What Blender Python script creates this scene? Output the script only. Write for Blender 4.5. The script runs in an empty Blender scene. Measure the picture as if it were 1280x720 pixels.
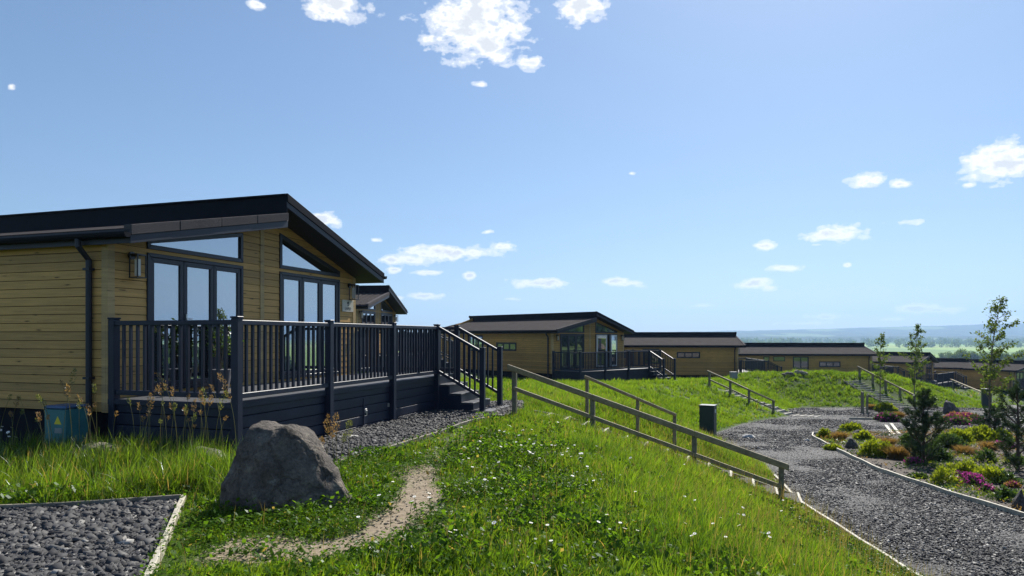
import bpy, math, random
import numpy as np
from mathutils import Vector, Matrix, noise as mnoise
rnd = random.Random(7)
rng = np.random.default_rng(7)
scene = bpy.context.scene
COL = scene.collection
F = 853.0; HY = 420.0            # focal length in photo pixels, horizon row of the photo
R = math.radians

# ------------------------------------------------------------------ camera
cam_d = bpy.data.cameras.new("camera"); cam = bpy.data.objects.new("camera", cam_d); COL.objects.link(cam)
cam_d.sensor_width = 36; cam_d.lens = F/1280*36; cam_d.shift_y = (HY-360)/1280
cam_d.clip_start = 0.05; cam_d.clip_end = 30000
cam.location = (0, 0, 0); cam.rotation_euler = (R(90), 0, 0)
scene.camera = cam
scene.render.resolution_x = 1024; scene.render.resolution_y = 576
vs = scene.view_settings
vs.view_transform = 'Standard'; vs.look = 'None'; vs.gamma = 1; vs.use_curve_mapping = False; vs.exposure = 0.72

# ------------------------------------------------------------------ node helpers
def new_mat(name):
    m = bpy.data.materials.new(name); m.use_nodes = True
    nt = m.node_tree; nt.nodes.clear()
    out = nt.nodes.new('ShaderNodeOutputMaterial')
    return m, nt, out
def N(nt, typ, **kw):
    n = nt.nodes.new(typ)
    for k, v in kw.items():
        if k.startswith('i_'):
            key = k[2:]
            key = int(key) if key.isdigit() else key.replace('_', ' ')
            n.inputs[key].default_value = v
        else: setattr(n, k, v)
    return n
def L(nt, a, b): nt.links.new(a, b)
def ramp(nt, fac, stops, interp='LINEAR'):
    r = nt.nodes.new('ShaderNodeValToRGB'); r.color_ramp.interpolation = interp
    e = r.color_ramp.elements
    while len(e) < len(stops): e.new(0.5)
    for el, (p, c) in zip(e, stops):
        el.position = p; el.color = (*c, 1) if len(c) == 3 else c
    if fac is not None: nt.links.new(fac, r.inputs[0])
    return r
def mixc(nt, fac, a, b, mode='MIX'):
    m = nt.nodes.new('ShaderNodeMix'); m.data_type = 'RGBA'; m.blend_type = mode
    for i, v in ((0, fac), (6, a), (7, b)):
        if hasattr(v, 'links') or isinstance(v, bpy.types.NodeSocket): nt.links.new(v, m.inputs[i])
        elif i == 0: m.inputs[0].default_value = v
        else: m.inputs[i].default_value = (*v, 1)
    return m.outputs[2]
def principled(nt, out, col, rough=0.6, spec=0.5, metal=0.0, bump=None, bstr=0.3, bdist=0.01):
    p = nt.nodes.new('ShaderNodeBsdfPrincipled')
    if isinstance(col, bpy.types.NodeSocket): nt.links.new(col, p.inputs['Base Color'])
    else: p.inputs['Base Color'].default_value = (*col, 1)
    if isinstance(rough, bpy.types.NodeSocket): nt.links.new(rough, p.inputs['Roughness'])
    else: p.inputs['Roughness'].default_value = rough
    p.inputs['Specular IOR Level'].default_value = spec; p.inputs['Metallic'].default_value = metal
    if bump is not None:
        b = N(nt, 'ShaderNodeBump'); b.inputs['Strength'].default_value = bstr; b.inputs['Distance'].default_value = bdist
        nt.links.new(bump, b.inputs['Height']); nt.links.new(b.outputs[0], p.inputs['Normal'])
    nt.links.new(p.outputs[0], out.inputs[0])
    return p
def coords(nt, kind='Object', scale=(1, 1, 1)):
    t = N(nt, 'ShaderNodeTexCoord'); m = N(nt, 'ShaderNodeMapping'); m.inputs['Scale'].default_value = scale
    nt.links.new(t.outputs[kind], m.inputs[0]); return m.outputs[0]
def noise_n(nt, vec, scale, detail=4, rough=0.55):
    n = N(nt, 'ShaderNodeTexNoise'); n.inputs['Scale'].default_value = scale; n.inputs['Detail'].default_value = detail
    n.inputs['Roughness'].default_value = rough
    nt.links.new(vec, n.inputs['Vector']); return n
M = {}
def simple(name, col, rough=0.6, spec=0.5, var=0.15, vscale=6.0, bstr=0.0, bscale=60, metal=0.0):
    m, nt, out = new_mat(name)
    v = coords(nt); n = noise_n(nt, v, vscale, 5)
    lo = tuple(max(0, c*(1-var)) for c in col); hi = tuple(min(1, c*(1+var)) for c in col)
    c = ramp(nt, n.outputs[0], [(0.3, lo), (0.7, hi)]).outputs[0]
    b = None
    if bstr > 0: b = noise_n(nt, v, bscale, 4).outputs[0]
    principled(nt, out, c, rough, spec, metal, b, bstr, 0.01)
    M[name] = m; return m

def mat_siding(name, tint=1.0, warm=(0.64, 0.375, 0.122)):
    m, nt, out = new_mat(name)
    t = N(nt, 'ShaderNodeTexCoord')
    sep = N(nt, 'ShaderNodeSeparateXYZ'); L(nt, t.outputs['Object'], sep.inputs[0])
    row = N(nt, 'ShaderNodeMath', operation='MULTIPLY_ADD', i_1=1/0.127, i_2=300.0); L(nt, sep.outputs[2], row.inputs[0])
    fl = N(nt, 'ShaderNodeMath', operation='FLOOR'); L(nt, row.outputs[0], fl.inputs[0])
    wn = N(nt, 'ShaderNodeTexWhiteNoise', noise_dimensions='1D'); L(nt, fl.outputs[0], wn.inputs['W'])
    # offset grain per board
    add = N(nt, 'ShaderNodeVectorMath', operation='MULTIPLY_ADD'); add.inputs[1].default_value = (0.7, 0.7, 16)
    cmb = N(nt, 'ShaderNodeCombineXYZ')
    mo = N(nt, 'ShaderNodeMath', operation='MULTIPLY', i_1=37.0); L(nt, wn.outputs[0], mo.inputs[0])
    L(nt, mo.outputs[0], cmb.inputs[0]); L(nt, mo.outputs[0], cmb.inputs[1])
    L(nt, t.outputs['Object'], add.inputs[0]); L(nt, cmb.outputs[0], add.inputs[2])
    g = noise_n(nt, add.outputs[0], 2.2, 6, 0.62)
    base = ramp(nt, g.outputs[0], [(0.28, tuple(c*0.74*tint for c in warm)), (0.5, tuple(c*0.95*tint for c in warm)), (0.75, tuple(min(1, c*1.12*tint) for c in warm))]).outputs[0]
    # knots
    kv = N(nt, 'ShaderNodeVectorMath', operation='MULTIPLY_ADD'); kv.inputs[1].default_value = (1.6, 1.6, 7.9)
    L(nt, t.outputs['Object'], kv.inputs[0]); L(nt, cmb.outputs[0], kv.inputs[2])
    nz = noise_n(nt, t.outputs['Object'], 9, 3)
    kd = mixc(nt, 0.12, kv.outputs[0], nz.outputs['Color'])
    vo = N(nt, 'ShaderNodeTexVoronoi'); vo.inputs['Scale'].default_value = 1.6; vo.inputs['Randomness'].default_value = 1.0
    L(nt, kd, vo.inputs['Vector'])
    kr = ramp(nt, vo.outputs['Distance'], [(0.05, (1, 1, 1)), (0.13, (0.25, 0.25, 0.25)), (0.2, (0, 0, 0))])
    c1 = mixc(nt, kr.outputs[0], base, tuple(c*0.22*tint for c in warm))
    # board to board tone and broad weathering
    bt = ramp(nt, wn.outputs[0], [(0, (0.72, 0.73, 0.76)), (1, (1.12, 1.08, 1.02))])
    c2 = mixc(nt, 1.0, c1, bt.outputs[0], 'MULTIPLY')
    w = noise_n(nt, t.outputs['Object'], 0.8, 4)
    wr = ramp(nt, w.outputs[0], [(0.3, (0.8, 0.82, 0.86)), (0.7, (1.08, 1.05, 1.0))])
    c3 = mixc(nt, 0.8, c2, wr.outputs[0], 'MULTIPLY')
    principled(nt, out, c3, 0.62, 0.35, 0, g.outputs[0], 0.25, 0.004)
    M[name] = m; return m
mat_siding('siding')
mat_siding('siding_far', 0.92, (0.57, 0.33, 0.095))
mat_siding('trim_wood', 1.0, (0.55, 0.38, 0.175))
simple('siding_gap', (0.05, 0.035, 0.018), 0.9, 0.2)
simple('charcoal', (0.015, 0.021, 0.041), 0.48, 0.35, 0.2, 3, 0.06, 40)
simple('charcoal_floor', (0.055, 0.058, 0.066), 0.6, 0.4, 0.25, 4, 0.1, 50)
simple('frame', (0.012, 0.015, 0.030), 0.42, 0.5, 0.1)
simple('white_frame', (0.75, 0.75, 0.74), 0.4, 0.5, 0.05)
simple('fascia', (0.017, 0.020, 0.034), 0.48, 0.4, 0.15, 5)
simple('ridge_band', (0.008, 0.009, 0.015), 0.6, 0.12, 0.2, 5)
simple('soffit', (0.016, 0.019, 0.020), 0.6, 0.4, 0.15, 5)
simple('black_metal', (0.012, 0.012, 0.014), 0.35, 0.5, 0.1)
simple('steel', (0.5, 0.5, 0.5), 0.3, 0.5, 0.1, metal=0.8)
simple('lamp_glass_white', (0.75, 0.72, 0.66), 0.3, 0.5, 0.08)
simple('curtain', (0.70, 0.71, 0.72), 0.9, 0.1, 0.06, 3)
simple('room', (0.42, 0.40, 0.37), 0.9, 0.2, 0.06)
simple('room_floor', (0.22, 0.17, 0.12), 0.6, 0.3, 0.15)
simple('sign_plate', (0.62, 0.56, 0.44), 0.55, 0.4, 0.05)
simple('sign_ink', (0.05, 0.045, 0.04), 0.6, 0.3, 0.05)
simple('teal_plastic', (0.05, 0.19, 0.20), 0.5, 0.5, 0.12)
simple('teal_lid', (0.055, 0.115, 0.22), 0.45, 0.5, 0.12)
simple('yellow_sticker', (0.75, 0.62, 0.04), 0.5, 0.4, 0.05)
simple('grey_plastic', (0.25, 0.28, 0.28), 0.5, 0.4, 0.1)
simple('dark_green_metal', (0.018, 0.034, 0.036), 0.45, 0.5, 0.15)
simple('white_sticker', (0.7, 0.7, 0.68), 0.5, 0.4, 0.05)
simple('terracotta', (0.10, 0.10, 0.11), 0.6, 0.4, 0.1)
simple('pale_stone', (0.44, 0.43, 0.40), 0.8, 0.3, 0.2, 20, 0.2, 60)
simple('bark', (0.16, 0.13, 0.10), 0.85, 0.2, 0.3, 30, 0.3, 80)
simple('pine_bark', (0.09, 0.065, 0.05), 0.85, 0.2, 0.3, 30, 0.3, 80)
simple('petal', (0.85, 0.85, 0.82), 0.7, 0.2, 0.03)
simple('petal_centre', (0.70, 0.50, 0.03), 0.8, 0.2, 0.05)

def mat_roof(name, c=(0.155, 0.138, 0.128), ribs=0.0):
    m, nt, out = new_mat(name)
    v = coords(nt)
    n = noise_n(nt, v, 90, 3, 0.7); n2 = noise_n(nt, v, 1.5, 4)
    c1 = ramp(nt, n.outputs[0], [(0.3, tuple(x*0.35 for x in c)), (0.52, c), (0.75, tuple(min(1, x*2.0) for x in c))]).outputs[0]
    c2 = ramp(nt, n2.outputs[0], [(0.3, (0.8, 0.8, 0.82)), (0.7, (1.1, 1.08, 1.05))]).outputs[0]
    c3 = mixc(nt, 1.0, c1, c2, 'MULTIPLY')
    h = n.outputs[0]
    p = principled(nt, out, c3, 0.95, 0.04, 0, h, 0.5, 0.006)
    M[name] = m
mat_roof('roof_tile', (0.052, 0.046, 0.045))
mat_roof('barge_tile', (0.10, 0.092, 0.095))

def mat_timber(name, col):
    m, nt, out = new_mat(name)
    v = coords(nt, 'Object', (1, 1, 1)); n = noise_n(nt, v, 14, 6, 0.65); n2 = noise_n(nt, v, 2.0, 3)
    c1 = ramp(nt, n.outputs[0], [(0.3, tuple(x*0.6 for x in col)), (0.55, col), (0.8, tuple(min(1, x*1.35) for x in col))]).outputs[0]
    c2 = ramp(nt, n2.outputs[0], [(0.35, (0.8, 0.82, 0.8)), (0.7, (1.1, 1.08, 1.02))]).outputs[0]
    principled(nt, out, mixc(nt, 1.0, c1, c2, 'MULTIPLY'), 0.7, 0.4, 0, n.outputs[0], 0.4, 0.006)
    M[name] = m
mat_timber('rail_wood', (0.33, 0.26, 0.15))
mat_timber('post_wood', (0.22, 0.20, 0.14))
mat_timber('edging_wood', (0.50, 0.46, 0.38))
mat_timber('edging_dull', (0.26, 0.23, 0.19))

# window glass: coated double glazing, a strong mirror of the sky with the dim room behind
m, nt, out = new_mat('glass')
lw = N(nt, 'ShaderNodeLayerWeight'); lw.inputs['Blend'].default_value = 0.5
fr = ramp(nt, lw.outputs['Facing'], [(0.0, (0.78,)*3), (0.6, (0.86,)*3), (1.0, (1, 1, 1))])
tr = N(nt, 'ShaderNodeBsdfTransparent'); tr.inputs[0].default_value = (0.9, 0.95, 0.97, 1)
gl = N(nt, 'ShaderNodeBsdfGlossy'); gl.inputs['Roughness'].default_value = 0.0
gc = ramp(nt, lw.outputs['Facing'], [(0.0, (0.40, 0.42, 0.45)), (0.6, (0.60, 0.63, 0.67)), (1.0, (0.95, 0.97, 1.0))]); L(nt, gc.outputs[0], gl.inputs[0])
gn = noise_n(nt, coords(nt), 1.1, 1); gb = N(nt, 'ShaderNodeBump'); gb.inputs['Strength'].default_value = 0.02; gb.inputs['Distance'].default_value = 0.03
mx = N(nt, 'ShaderNodeMixShader'); L(nt, fr.outputs[0], mx.inputs[0]); L(nt, tr.outputs[0], mx.inputs[1]); L(nt, gl.outputs[0], mx.inputs[2])
L(nt, mx.outputs[0], out.inputs[0]); M['glass'] = m

# leaves: colour comes from a per-point attribute, light passes through
def mat_leaf(name, col_lo, col_hi, trans=0.5, tgain=1.6, spec=0.25):
    m, nt, out = new_mat(name)
    a = N(nt, 'ShaderNodeAttribute', attribute_name='tone')
    c = ramp(nt, a.outputs['Fac'], [(0.0, col_lo), (1.0, col_hi)]).outputs[0]
    at = N(nt, 'ShaderNodeAttribute', attribute_name='dry')
    c = mixc(nt, at.outputs['Fac'], c, (0.30, 0.20, 0.085))
    d = N(nt, 'ShaderNodeBsdfDiffuse'); L(nt, c, d.inputs[0])
    t = N(nt, 'ShaderNodeBsdfTranslucent')
    tc = mixc(nt, 1.0, c, (tgain*1.15, tgain*1.1, tgain*0.55), 'MULTIPLY'); L(nt, tc, t.inputs[0])
    mx = N(nt, 'ShaderNodeMixShader'); mx.inputs[0].default_value = trans
    L(nt, d.outputs[0], mx.inputs[1]); L(nt, t.outputs[0], mx.inputs[2])
    g = N(nt, 'ShaderNodeBsdfGlossy'); g.inputs['Roughness'].default_value = 0.35; g.inputs[0].default_value = (0.9, 0.95, 1.0, 1)
    mx2 = N(nt, 'ShaderNodeMixShader'); mx2.inputs[0].default_value = 0.04*spec/0.25
    L(nt, mx.outputs[0], mx2.inputs[1]); L(nt, g.outputs[0], mx2.inputs[2])
    L(nt, mx2.outputs[0], out.inputs[0]); M[name] = m
mat_leaf('grass_blade', (0.026, 0.070, 0.006), (0.135, 0.215, 0.014), 0.5, 1.9)
mat_leaf('clover_leaf', (0.026, 0.068, 0.006), (0.11, 0.20, 0.014), 0.48, 1.8, 0.05)
mat_leaf('tree_leaf', (0.035, 0.07, 0.016), (0.14, 0.19, 0.035), 0.45, 1.6, 0.06)
mat_leaf('pine_needle', (0.018, 0.040, 0.014), (0.05, 0.085, 0.025), 0.25, 1.2)
mat_leaf('lime_leaf', (0.09, 0.14, 0.01), (0.26, 0.30, 0.02), 0.45, 1.5)
mat_leaf('deep_leaf', (0.025, 0.055, 0.015), (0.07, 0.12, 0.03), 0.4, 1.4)
mat_leaf('rust_blade', (0.12, 0.070, 0.026), (0.28, 0.18, 0.075), 0.45, 1.4)
mat_leaf('seed_head', (0.20, 0.11, 0.05), (0.36, 0.24, 0.13), 0.4, 1.3)
mat_leaf('stalk_green', (0.10, 0.13, 0.03), (0.26, 0.27, 0.09), 0.4, 1.3)
def mat_petal(name, lo, hi):
    mat_leaf(name, lo, hi, 0.4, 1.0)
    nt = M[name].node_tree
    for n in nt.nodes:
        if n.type == 'MIX' and n.blend_type == 'MULTIPLY': n.inputs[7].default_value = (1.3, 1.3, 1.3, 1)
mat_petal('pink_petal', (0.36, 0.03, 0.20), (0.62, 0.10, 0.40))

# gravel, chips: slate pieces with per-chip tone
m, nt, out = new_mat('slate_chip')
a = N(nt, 'ShaderNodeAttribute', attribute_name='tone')
c = ramp(nt, a.outputs['Fac'], [(0.0, (0.026, 0.026, 0.028)), (0.55, (0.066, 0.065, 0.067)), (0.85, (0.125, 0.122, 0.118)), (1.0, (0.30, 0.29, 0.27))]).outputs[0]
n = noise_n(nt, coords(nt), 60, 3)
principled(nt, out, c, 0.8, 0.25, 0, n.outputs[0], 0.3, 0.003); M['slate_chip'] = m
mat_sand = new_mat('sand_chip'); m, nt, out = mat_sand
a = N(nt, 'ShaderNodeAttribute', attribute_name='tone')
principled(nt, out, ramp(nt, a.outputs['Fac'], [(0.0, (0.10, 0.085, 0.07)), (0.5, (0.24, 0.20, 0.155)), (1.0, (0.42, 0.37, 0.30))]).outputs[0], 0.85, 0.2); M['sand_chip'] = m
def mat_gravel(name, base, spread=1.0):
    m, nt, out = new_mat(name)
    v = coords(nt)
    vo = N(nt, 'ShaderNodeTexVoronoi'); vo.inputs['Scale'].default_value = 24; L(nt, v, vo.inputs['Vector'])
    sp = N(nt, 'ShaderNodeSeparateColor'); L(nt, vo.outputs['Color'], sp.inputs[0])
    c1 = ramp(nt, sp.outputs[0], [(0, tuple(x*0.4 for x in base)), (0.6, base), (0.95, tuple(x*1.7 for x in base)), (1, tuple(x*2.6 for x in base))]).outputs[0]
    n2 = noise_n(nt, v, 0.5, 6, 0.65)
    dust = ramp(nt, n2.outputs[0], [(0.45, (0, 0, 0)), (0.68, (0.6, 0.6, 0.6))])
    c2 = mixc(nt, dust.outputs[0], c1, (0.15, 0.145, 0.138))
    principled(nt, out, c2, 0.8, 0.3, 0, vo.outputs['Distance'], 0.9, 0.03)
    M[name] = m
mat_gravel('gravel', (0.062, 0.060, 0.060))
mat_gravel('pad_gravel', (0.05, 0.05, 0.055))
# ground
m, nt, out = new_mat('ground')
v = coords(nt)
at = N(nt, 'ShaderNodeAttribute', attribute_name='mask'); sp = N(nt, 'ShaderNodeSeparateColor'); L(nt, at.outputs['Color'], sp.inputs[0])
n1 = noise_n(nt, v, 2.3, 6, 0.6); n2 = noise_n(nt, v, 18, 5, 0.65)
lawn = ramp(nt, n1.outputs[0], [(0.3, (0.028, 0.05, 0.010)), (0.55, (0.05, 0.085, 0.014)), (0.75, (0.085, 0.105, 0.025))]).outputs[0]
dirt = ramp(nt, n2.outputs[0], [(0.3, (0.15, 0.115, 0.08)), (0.5, (0.235, 0.188, 0.13)), (0.72, (0.33, 0.275, 0.20))]).outputs[0]
dm = N(nt, 'ShaderNodeMath', operation='MULTIPLY_ADD', i_1=1.1, i_2=-0.55); L(nt, n2.outputs[0], dm.inputs[0])
da = N(nt, 'ShaderNodeMath', operation='ADD'); L(nt, dm.outputs[0], da.inputs[0]); L(nt, sp.outputs[0], da.inputs[1])
dr = ramp(nt, da.outputs[0], [(0.35, (0, 0, 0)), (0.6, (1, 1, 1))])
c1 = mixc(nt, dr.outputs[0], lawn, dirt)
soil = ramp(nt, n2.outputs[0], [(0.3, (0.045, 0.036, 0.028)), (0.7, (0.12, 0.10, 0.08))]).outputs[0]
c2 = mixc(nt, sp.outputs[2], c1, soil)
# far farmland: fields split by cell noise
fv = coords(nt, 'Object', (0.0022, 0.0011, 1))
vo = N(nt, 'ShaderNodeTexVoronoi'); vo.inputs['Scale'].default_value = 1.0; L(nt, fv, vo.inputs['Vector'])
sp2 = N(nt, 'ShaderNodeSeparateColor'); L(nt, vo.outputs['Color'], sp2.inputs[0])
fc = ramp(nt, sp2.outputs[0], [(0.0, (0.15, 0.27, 0.03)), (0.45, (0.24, 0.36, 0.05)), (0.7, (0.11, 0.20, 0.03)), (1.0, (0.30, 0.36, 0.07))]).outputs[0]
c3 = mixc(nt, sp.outputs[1], c2, fc)
principled(nt, out, c3, 0.9, 0.15, 0, n2.outputs[0], 0.5, 0.03); M['ground'] = m
simple('bed_soil', (0.085, 0.070, 0.056), 0.9, 0.2, 0.5, 25, 0.6, 45)
m, nt, out = new_mat('hill')
v = coords(nt, 'Object', (1, 0.6, 3))
n1 = noise_n(nt, v, 0.010, 8, 0.75); n2 = noise_n(nt, v, 0.0016, 3, 0.5)
wood = ramp(nt, n1.outputs[0], [(0.38, (0.012, 0.026, 0.012)), (0.62, (0.075, 0.105, 0.035))]).outputs[0]
fm = ramp(nt, n2.outputs[0], [(0.60, (0, 0, 0)), (0.62, (1, 1, 1))])
principled(nt, out, mixc(nt, fm.outputs[0], wood, (0.16, 0.22, 0.07)), 0.95, 0.1, 0, n1.outputs[0], 1.0, 14.0); M['hill'] = m
# boulder
def mat_rock(name, col):
    m, nt, out = new_mat(name)
    v = coords(nt)
    n1 = noise_n(nt, v, 3.4, 9, 0.68); n2 = noise_n(nt, v, 30, 6, 0.75)
    c1 = ramp(nt, n1.outputs[0], [(0.3, tuple(x*0.5 for x in col)), (0.5, col), (0.68, (col[0]*1.55, col[1]*1.5, col[2]*1.4))]).outputs[0]
    c2 = ramp(nt, n2.outputs[0], [(0.35, (0.55, 0.55, 0.57)), (0.5, (1, 1, 1)), (0.68, (1.5, 1.46, 1.36))]).outputs[0]
    c3 = mixc(nt, 1.0, c1, c2, 'MULTIPLY')
    # pale lichen and rusty mineral patches with their own outlines
    n3 = noise_n(nt, v, 7.0, 6, 0.7); li = ramp(nt, n3.outputs[0], [(0.60, (0, 0, 0)), (0.66, (0.55, 0.55, 0.55))])
    c4 = mixc(nt, li.outputs[0], c3, (0.30, 0.29, 0.24))
    n4 = noise_n(nt, v, 2.1, 4, 0.6); ru = ramp(nt, n4.outputs[0], [(0.55, (0, 0, 0)), (0.75, (0.5, 0.5, 0.5))])
    c5 = mixc(nt, ru.outputs[0], c4, (0.16, 0.105, 0.07))
    vo = N(nt, 'ShaderNodeTexVoronoi'); vo.feature = 'DISTANCE_TO_EDGE'; vo.inputs['Scale'].default_value = 3.1
    wv = mixc(nt, 0.25, v, n1.outputs['Color']); L(nt, wv, vo.inputs['Vector'])
    cr = ramp(nt, vo.outputs['Distance'], [(0.0, (0.0,)*3), (0.05, (0.25,)*3), (0.09, (0.25,)*3)])
    ad = N(nt, 'ShaderNodeMath', operation='MULTIPLY_ADD', i_1=0.45); L(nt, n2.outputs[0], ad.inputs[0]); L(nt, n1.outputs[0], ad.inputs[2])
    ad2 = N(nt, 'ShaderNodeMath', operation='ADD'); L(nt, ad.outputs[0], ad2.inputs[0]); L(nt, cr.outputs[0], ad2.inputs[1])
    principled(nt, out, c5, 0.85, 0.25, 0, ad2.outputs[0], 1.0, 0.07); M[name] = m
mat_rock('boulder', (0.14, 0.122, 0.105)); mat_rock('flat_rock', (0.27, 0.24, 0.20)); mat_rock('dark_rock', (0.10, 0.095, 0.09))

# ------------------------------------------------------------------ mesh helpers
class MB:
    def __init__(s): s.v = []; s.f = []; s.tone = None
    def add(s, vs, fs):
        o = len(s.v); s.v.extend(vs); s.f.extend([tuple(i+o for i in f) for f in fs]); return s
    def box(s, x0, x1, y0, y1, z0, z1):
        if x0 > x1: x0, x1 = x1, x0
        if y0 > y1: y0, y1 = y1, y0
        if z0 > z1: z0, z1 = z1, z0
        return s.add([(x0,y0,z0),(x1,y0,z0),(x1,y1,z0),(x0,y1,z0),(x0,y0,z1),(x1,y0,z1),(x1,y1,z1),(x0,y1,z1)],
              [(0,3,2,1),(4,5,6,7),(0,1,5,4),(1,2,6,5),(2,3,7,6),(3,0,4,7)])
    def beam(s, p, q, w, h, up=(0, 0, 1), off=0.0):
        # square bar from p to q; w across, h along "up"; both ends cut vertical when up is z
        p = Vector(p); q = Vector(q); d = (q-p).normalized(); u = Vector(up)
        side = d.cross(u).normalized()*(w/2); u2 = u*(h/2)
        c = [(-side-u2), (side-u2), (side+u2), (-side+u2)]
        return s.add([tuple(p+k) for k in c]+[tuple(q+k) for k in c],
              [(0,1,2,3),(7,6,5,4),(0,4,5,1),(1,5,6,2),(2,6,7,3),(3,7,4,0)])
    def tube(s, pts, rad, n=8, cap=True):
        pts = [Vector(p) for p in pts]; rings = []
        if not hasattr(rad, '__len__'): rad = [rad]*len(pts)
        o = len(s.v)
        for i, p in enumerate(pts):
            d = (pts[min(i+1, len(pts)-1)]-pts[max(i-1, 0)]).normalized()
            a = d.cross(Vector((0, 0, 1)) if abs(d.z) < 0.9 else Vector((1, 0, 0))).normalized(); b = d.cross(a)
            for k in range(n):
                t = 2*math.pi*k/n
                s.v.append(tuple(p+(a*math.cos(t)+b*math.sin(t))*rad[i]))
        for i in range(len(pts)-1):
            for k in range(n):
                k2 = (k+1) % n
                s.f.append((o+i*n+k, o+i*n+k2, o+(i+1)*n+k2, o+(i+1)*n+k))
        if cap:
            s.f.append(tuple(o+k for k in range(n))[::-1]); s.f.append(tuple(o+(len(pts)-1)*n+k for k in range(n)))
        return s
    def prism(s, poly, fn, d0, d1):
        # poly: list of (a,b); fn(a,b,d)->xyz ; extruded from d0 (may be callable of (a,b)) to d1
        n = len(poly)
        g0 = d0 if callable(d0) else (lambda a, b: d0)
        g1 = d1 if callable(d1) else (lambda a, b: d1)
        vs = [fn(a, b, g0(a, b)) for a, b in poly]+[fn(a, b, g1(a, b)) for a, b in poly]
        fs = [tuple(range(n))[::-1], tuple(range(n, 2*n))]+[(i, (i+1) % n, n+(i+1) % n, n+i) for i in range(n)]
        return s.add(vs, fs)
    def build(s, name, mat, parent=None, bevel=0.0, smooth=False):
        me = bpy.data.meshes.new(name); me.from_pydata([tuple(v) for v in s.v], [], s.f); me.update()
        import bmesh
        bm = bmesh.new(); bm.from_mesh(me); bmesh.ops.recalc_face_normals(bm, faces=bm.faces); bm.to_mesh(me); bm.free()
        if smooth:
            me.polygons.foreach_set('use_smooth', [True]*len(me.polygons))
        if mat: me.materials.append(M[mat])
        ob = bpy.data.objects.new(name, me); COL.objects.link(ob)
        if parent: ob.parent = parent
        if bevel > 0:
            b = ob.modifiers.new('bevel', 'BEVEL'); b.width = bevel; b.segments = 1; b.limit_method = 'ANGLE'; b.angle_limit = R(40)
        return ob
def np_mesh(name, verts, loops, starts, mat, attrs=None, parent=None, smooth=False):
    me = bpy.data.meshes.new(name)
    nv = len(verts); me.vertices.add(nv); me.vertices.foreach_set('co', np.ascontiguousarray(verts, np.float32).ravel())
    me.loops.add(len(loops)); me.loops.foreach_set('vertex_index', np.ascontiguousarray(loops, np.int32))
    me.polygons.add(len(starts)); me.polygons.foreach_set('loop_start', np.ascontiguousarray(starts, np.int32))
    me.update(calc_edges=True)
    for k, a in (attrs or {}).items():
        at = me.attributes.new(k, 'FLOAT', 'POINT'); at.data.foreach_set('value', np.ascontiguousarray(a, np.float32))
    if smooth: me.polygons.foreach_set('use_smooth', np.ones(len(starts), bool))
    me.materials.append(M[mat])
    ob = bpy.data.objects.new(name, me); COL.objects.link(ob)
    if parent: ob.parent = parent
    return ob
def tag(o, label=None, cat=None, group=None, kind=None):
    if label: o['label'] = label
    if cat: o['category'] = cat
    if group: o['group'] = group
    if kind: o['kind'] = kind
    return o
def empty(name, loc, rz=0.0, label=None, cat=None, group=None):
    o = bpy.data.objects.new(name, None); COL.objects.link(o); o.empty_display_size = 0.2
    o.location = loc; o.rotation_euler = (0, 0, rz)
    return tag(o, label, cat, group)

# ------------------------------------------------------------------ terrain
TOE = np.array([(4.6,-30),(4.9,2),(5.1,8.7),(5.66,13.4),(6.78,18),(7.84,27),(11,32.5),(15.5,38),(17.6,43.5),(20,46.5),(29.6,46.7),(33.3,45.6),(36,50),(44,66),(56,76),(78,88),(140,130),(400,330)], float)
def sstep(a, b, x):
    t = np.clip((x-a)/(b-a), 0, 1); return t*t*(3-2*t)
def toe_dist(x, y):
    x = np.asarray(x, float); y = np.asarray(y, float)
    best = np.full(x.shape, 1e18); sgn = np.ones(x.shape)
    for (ax, ay), (bx, by) in zip(TOE[:-1], TOE[1:]):
        dx, dy = bx-ax, by-ay; l2 = dx*dx+dy*dy
        t = np.clip(((x-ax)*dx+(y-ay)*dy)/l2, 0, 1)
        ex, ey = x-(ax+t*dx), y-(ay+t*dy); d2 = ex*ex+ey*ey
        cr = dx*(y-ay)-dy*(x-ax)
        u = d2 < best-1e-12
        best = np.where(u, d2, best); sgn = np.where(u, np.where(cr >= 0, 1, -1), sgn)
    return np.sqrt(best)*sgn
def vnoise(x, y, s, seed=0):
    x = np.asarray(x, float)*s+seed*17.13; y = np.asarray(y, float)*s+seed*5.71
    xi = np.floor(x); yi = np.floor(y); fx = x-xi; fy = y-yi
    fx = fx*fx*(3-2*fx); fy = fy*fy*(3-2*fy)
    def h(a, b):
        v = np.sin(a*127.1+b*311.7+seed*74.7)*43758.5453; return v-np.floor(v)
    return (h(xi,yi)*(1-fx)+h(xi+1,yi)*fx)*(1-fy)+(h(xi,yi+1)*(1-fx)+h(xi+1,yi+1)*fx)*fy
def fbm(x, y, s, seed=0, o=4):
    r = 0; a = 0.5; t = 0
    for k in range(o):
        r = r+a*vnoise(x, y, s*2**k, seed+k*3); t += a; a *= 0.5
    return r/t
def E(y):
    t = np.clip(y-45, 0, 65); e = 0.02*t+0.0007*t*t
    return e+np.clip(y-110, 0, 1e9)*0.11
def zroad(x, y):
    return -3.3-(np.clip(y, -6, 1e9)-14)*0.048*np.where(y > 110, 0, 1)-np.where(y > 110, 96*0.048, 0)-E(y)-np.clip(x-34, 0, 40)*0.012
def zup(x, y):
    k = sstep(-9, 3, x); t = np.clip(y-14, 0, 96); t = np.where(t < 4, t*t/8, t-2)
    return -1.65-k*0.045*t-(1-k)*0.004*t-E(y)
def smin(a, b, k):
    h = np.clip(0.5+0.5*(b-a)/k, 0, 1); return b*(1-h)+a*h-k*h*(1-h)
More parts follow.
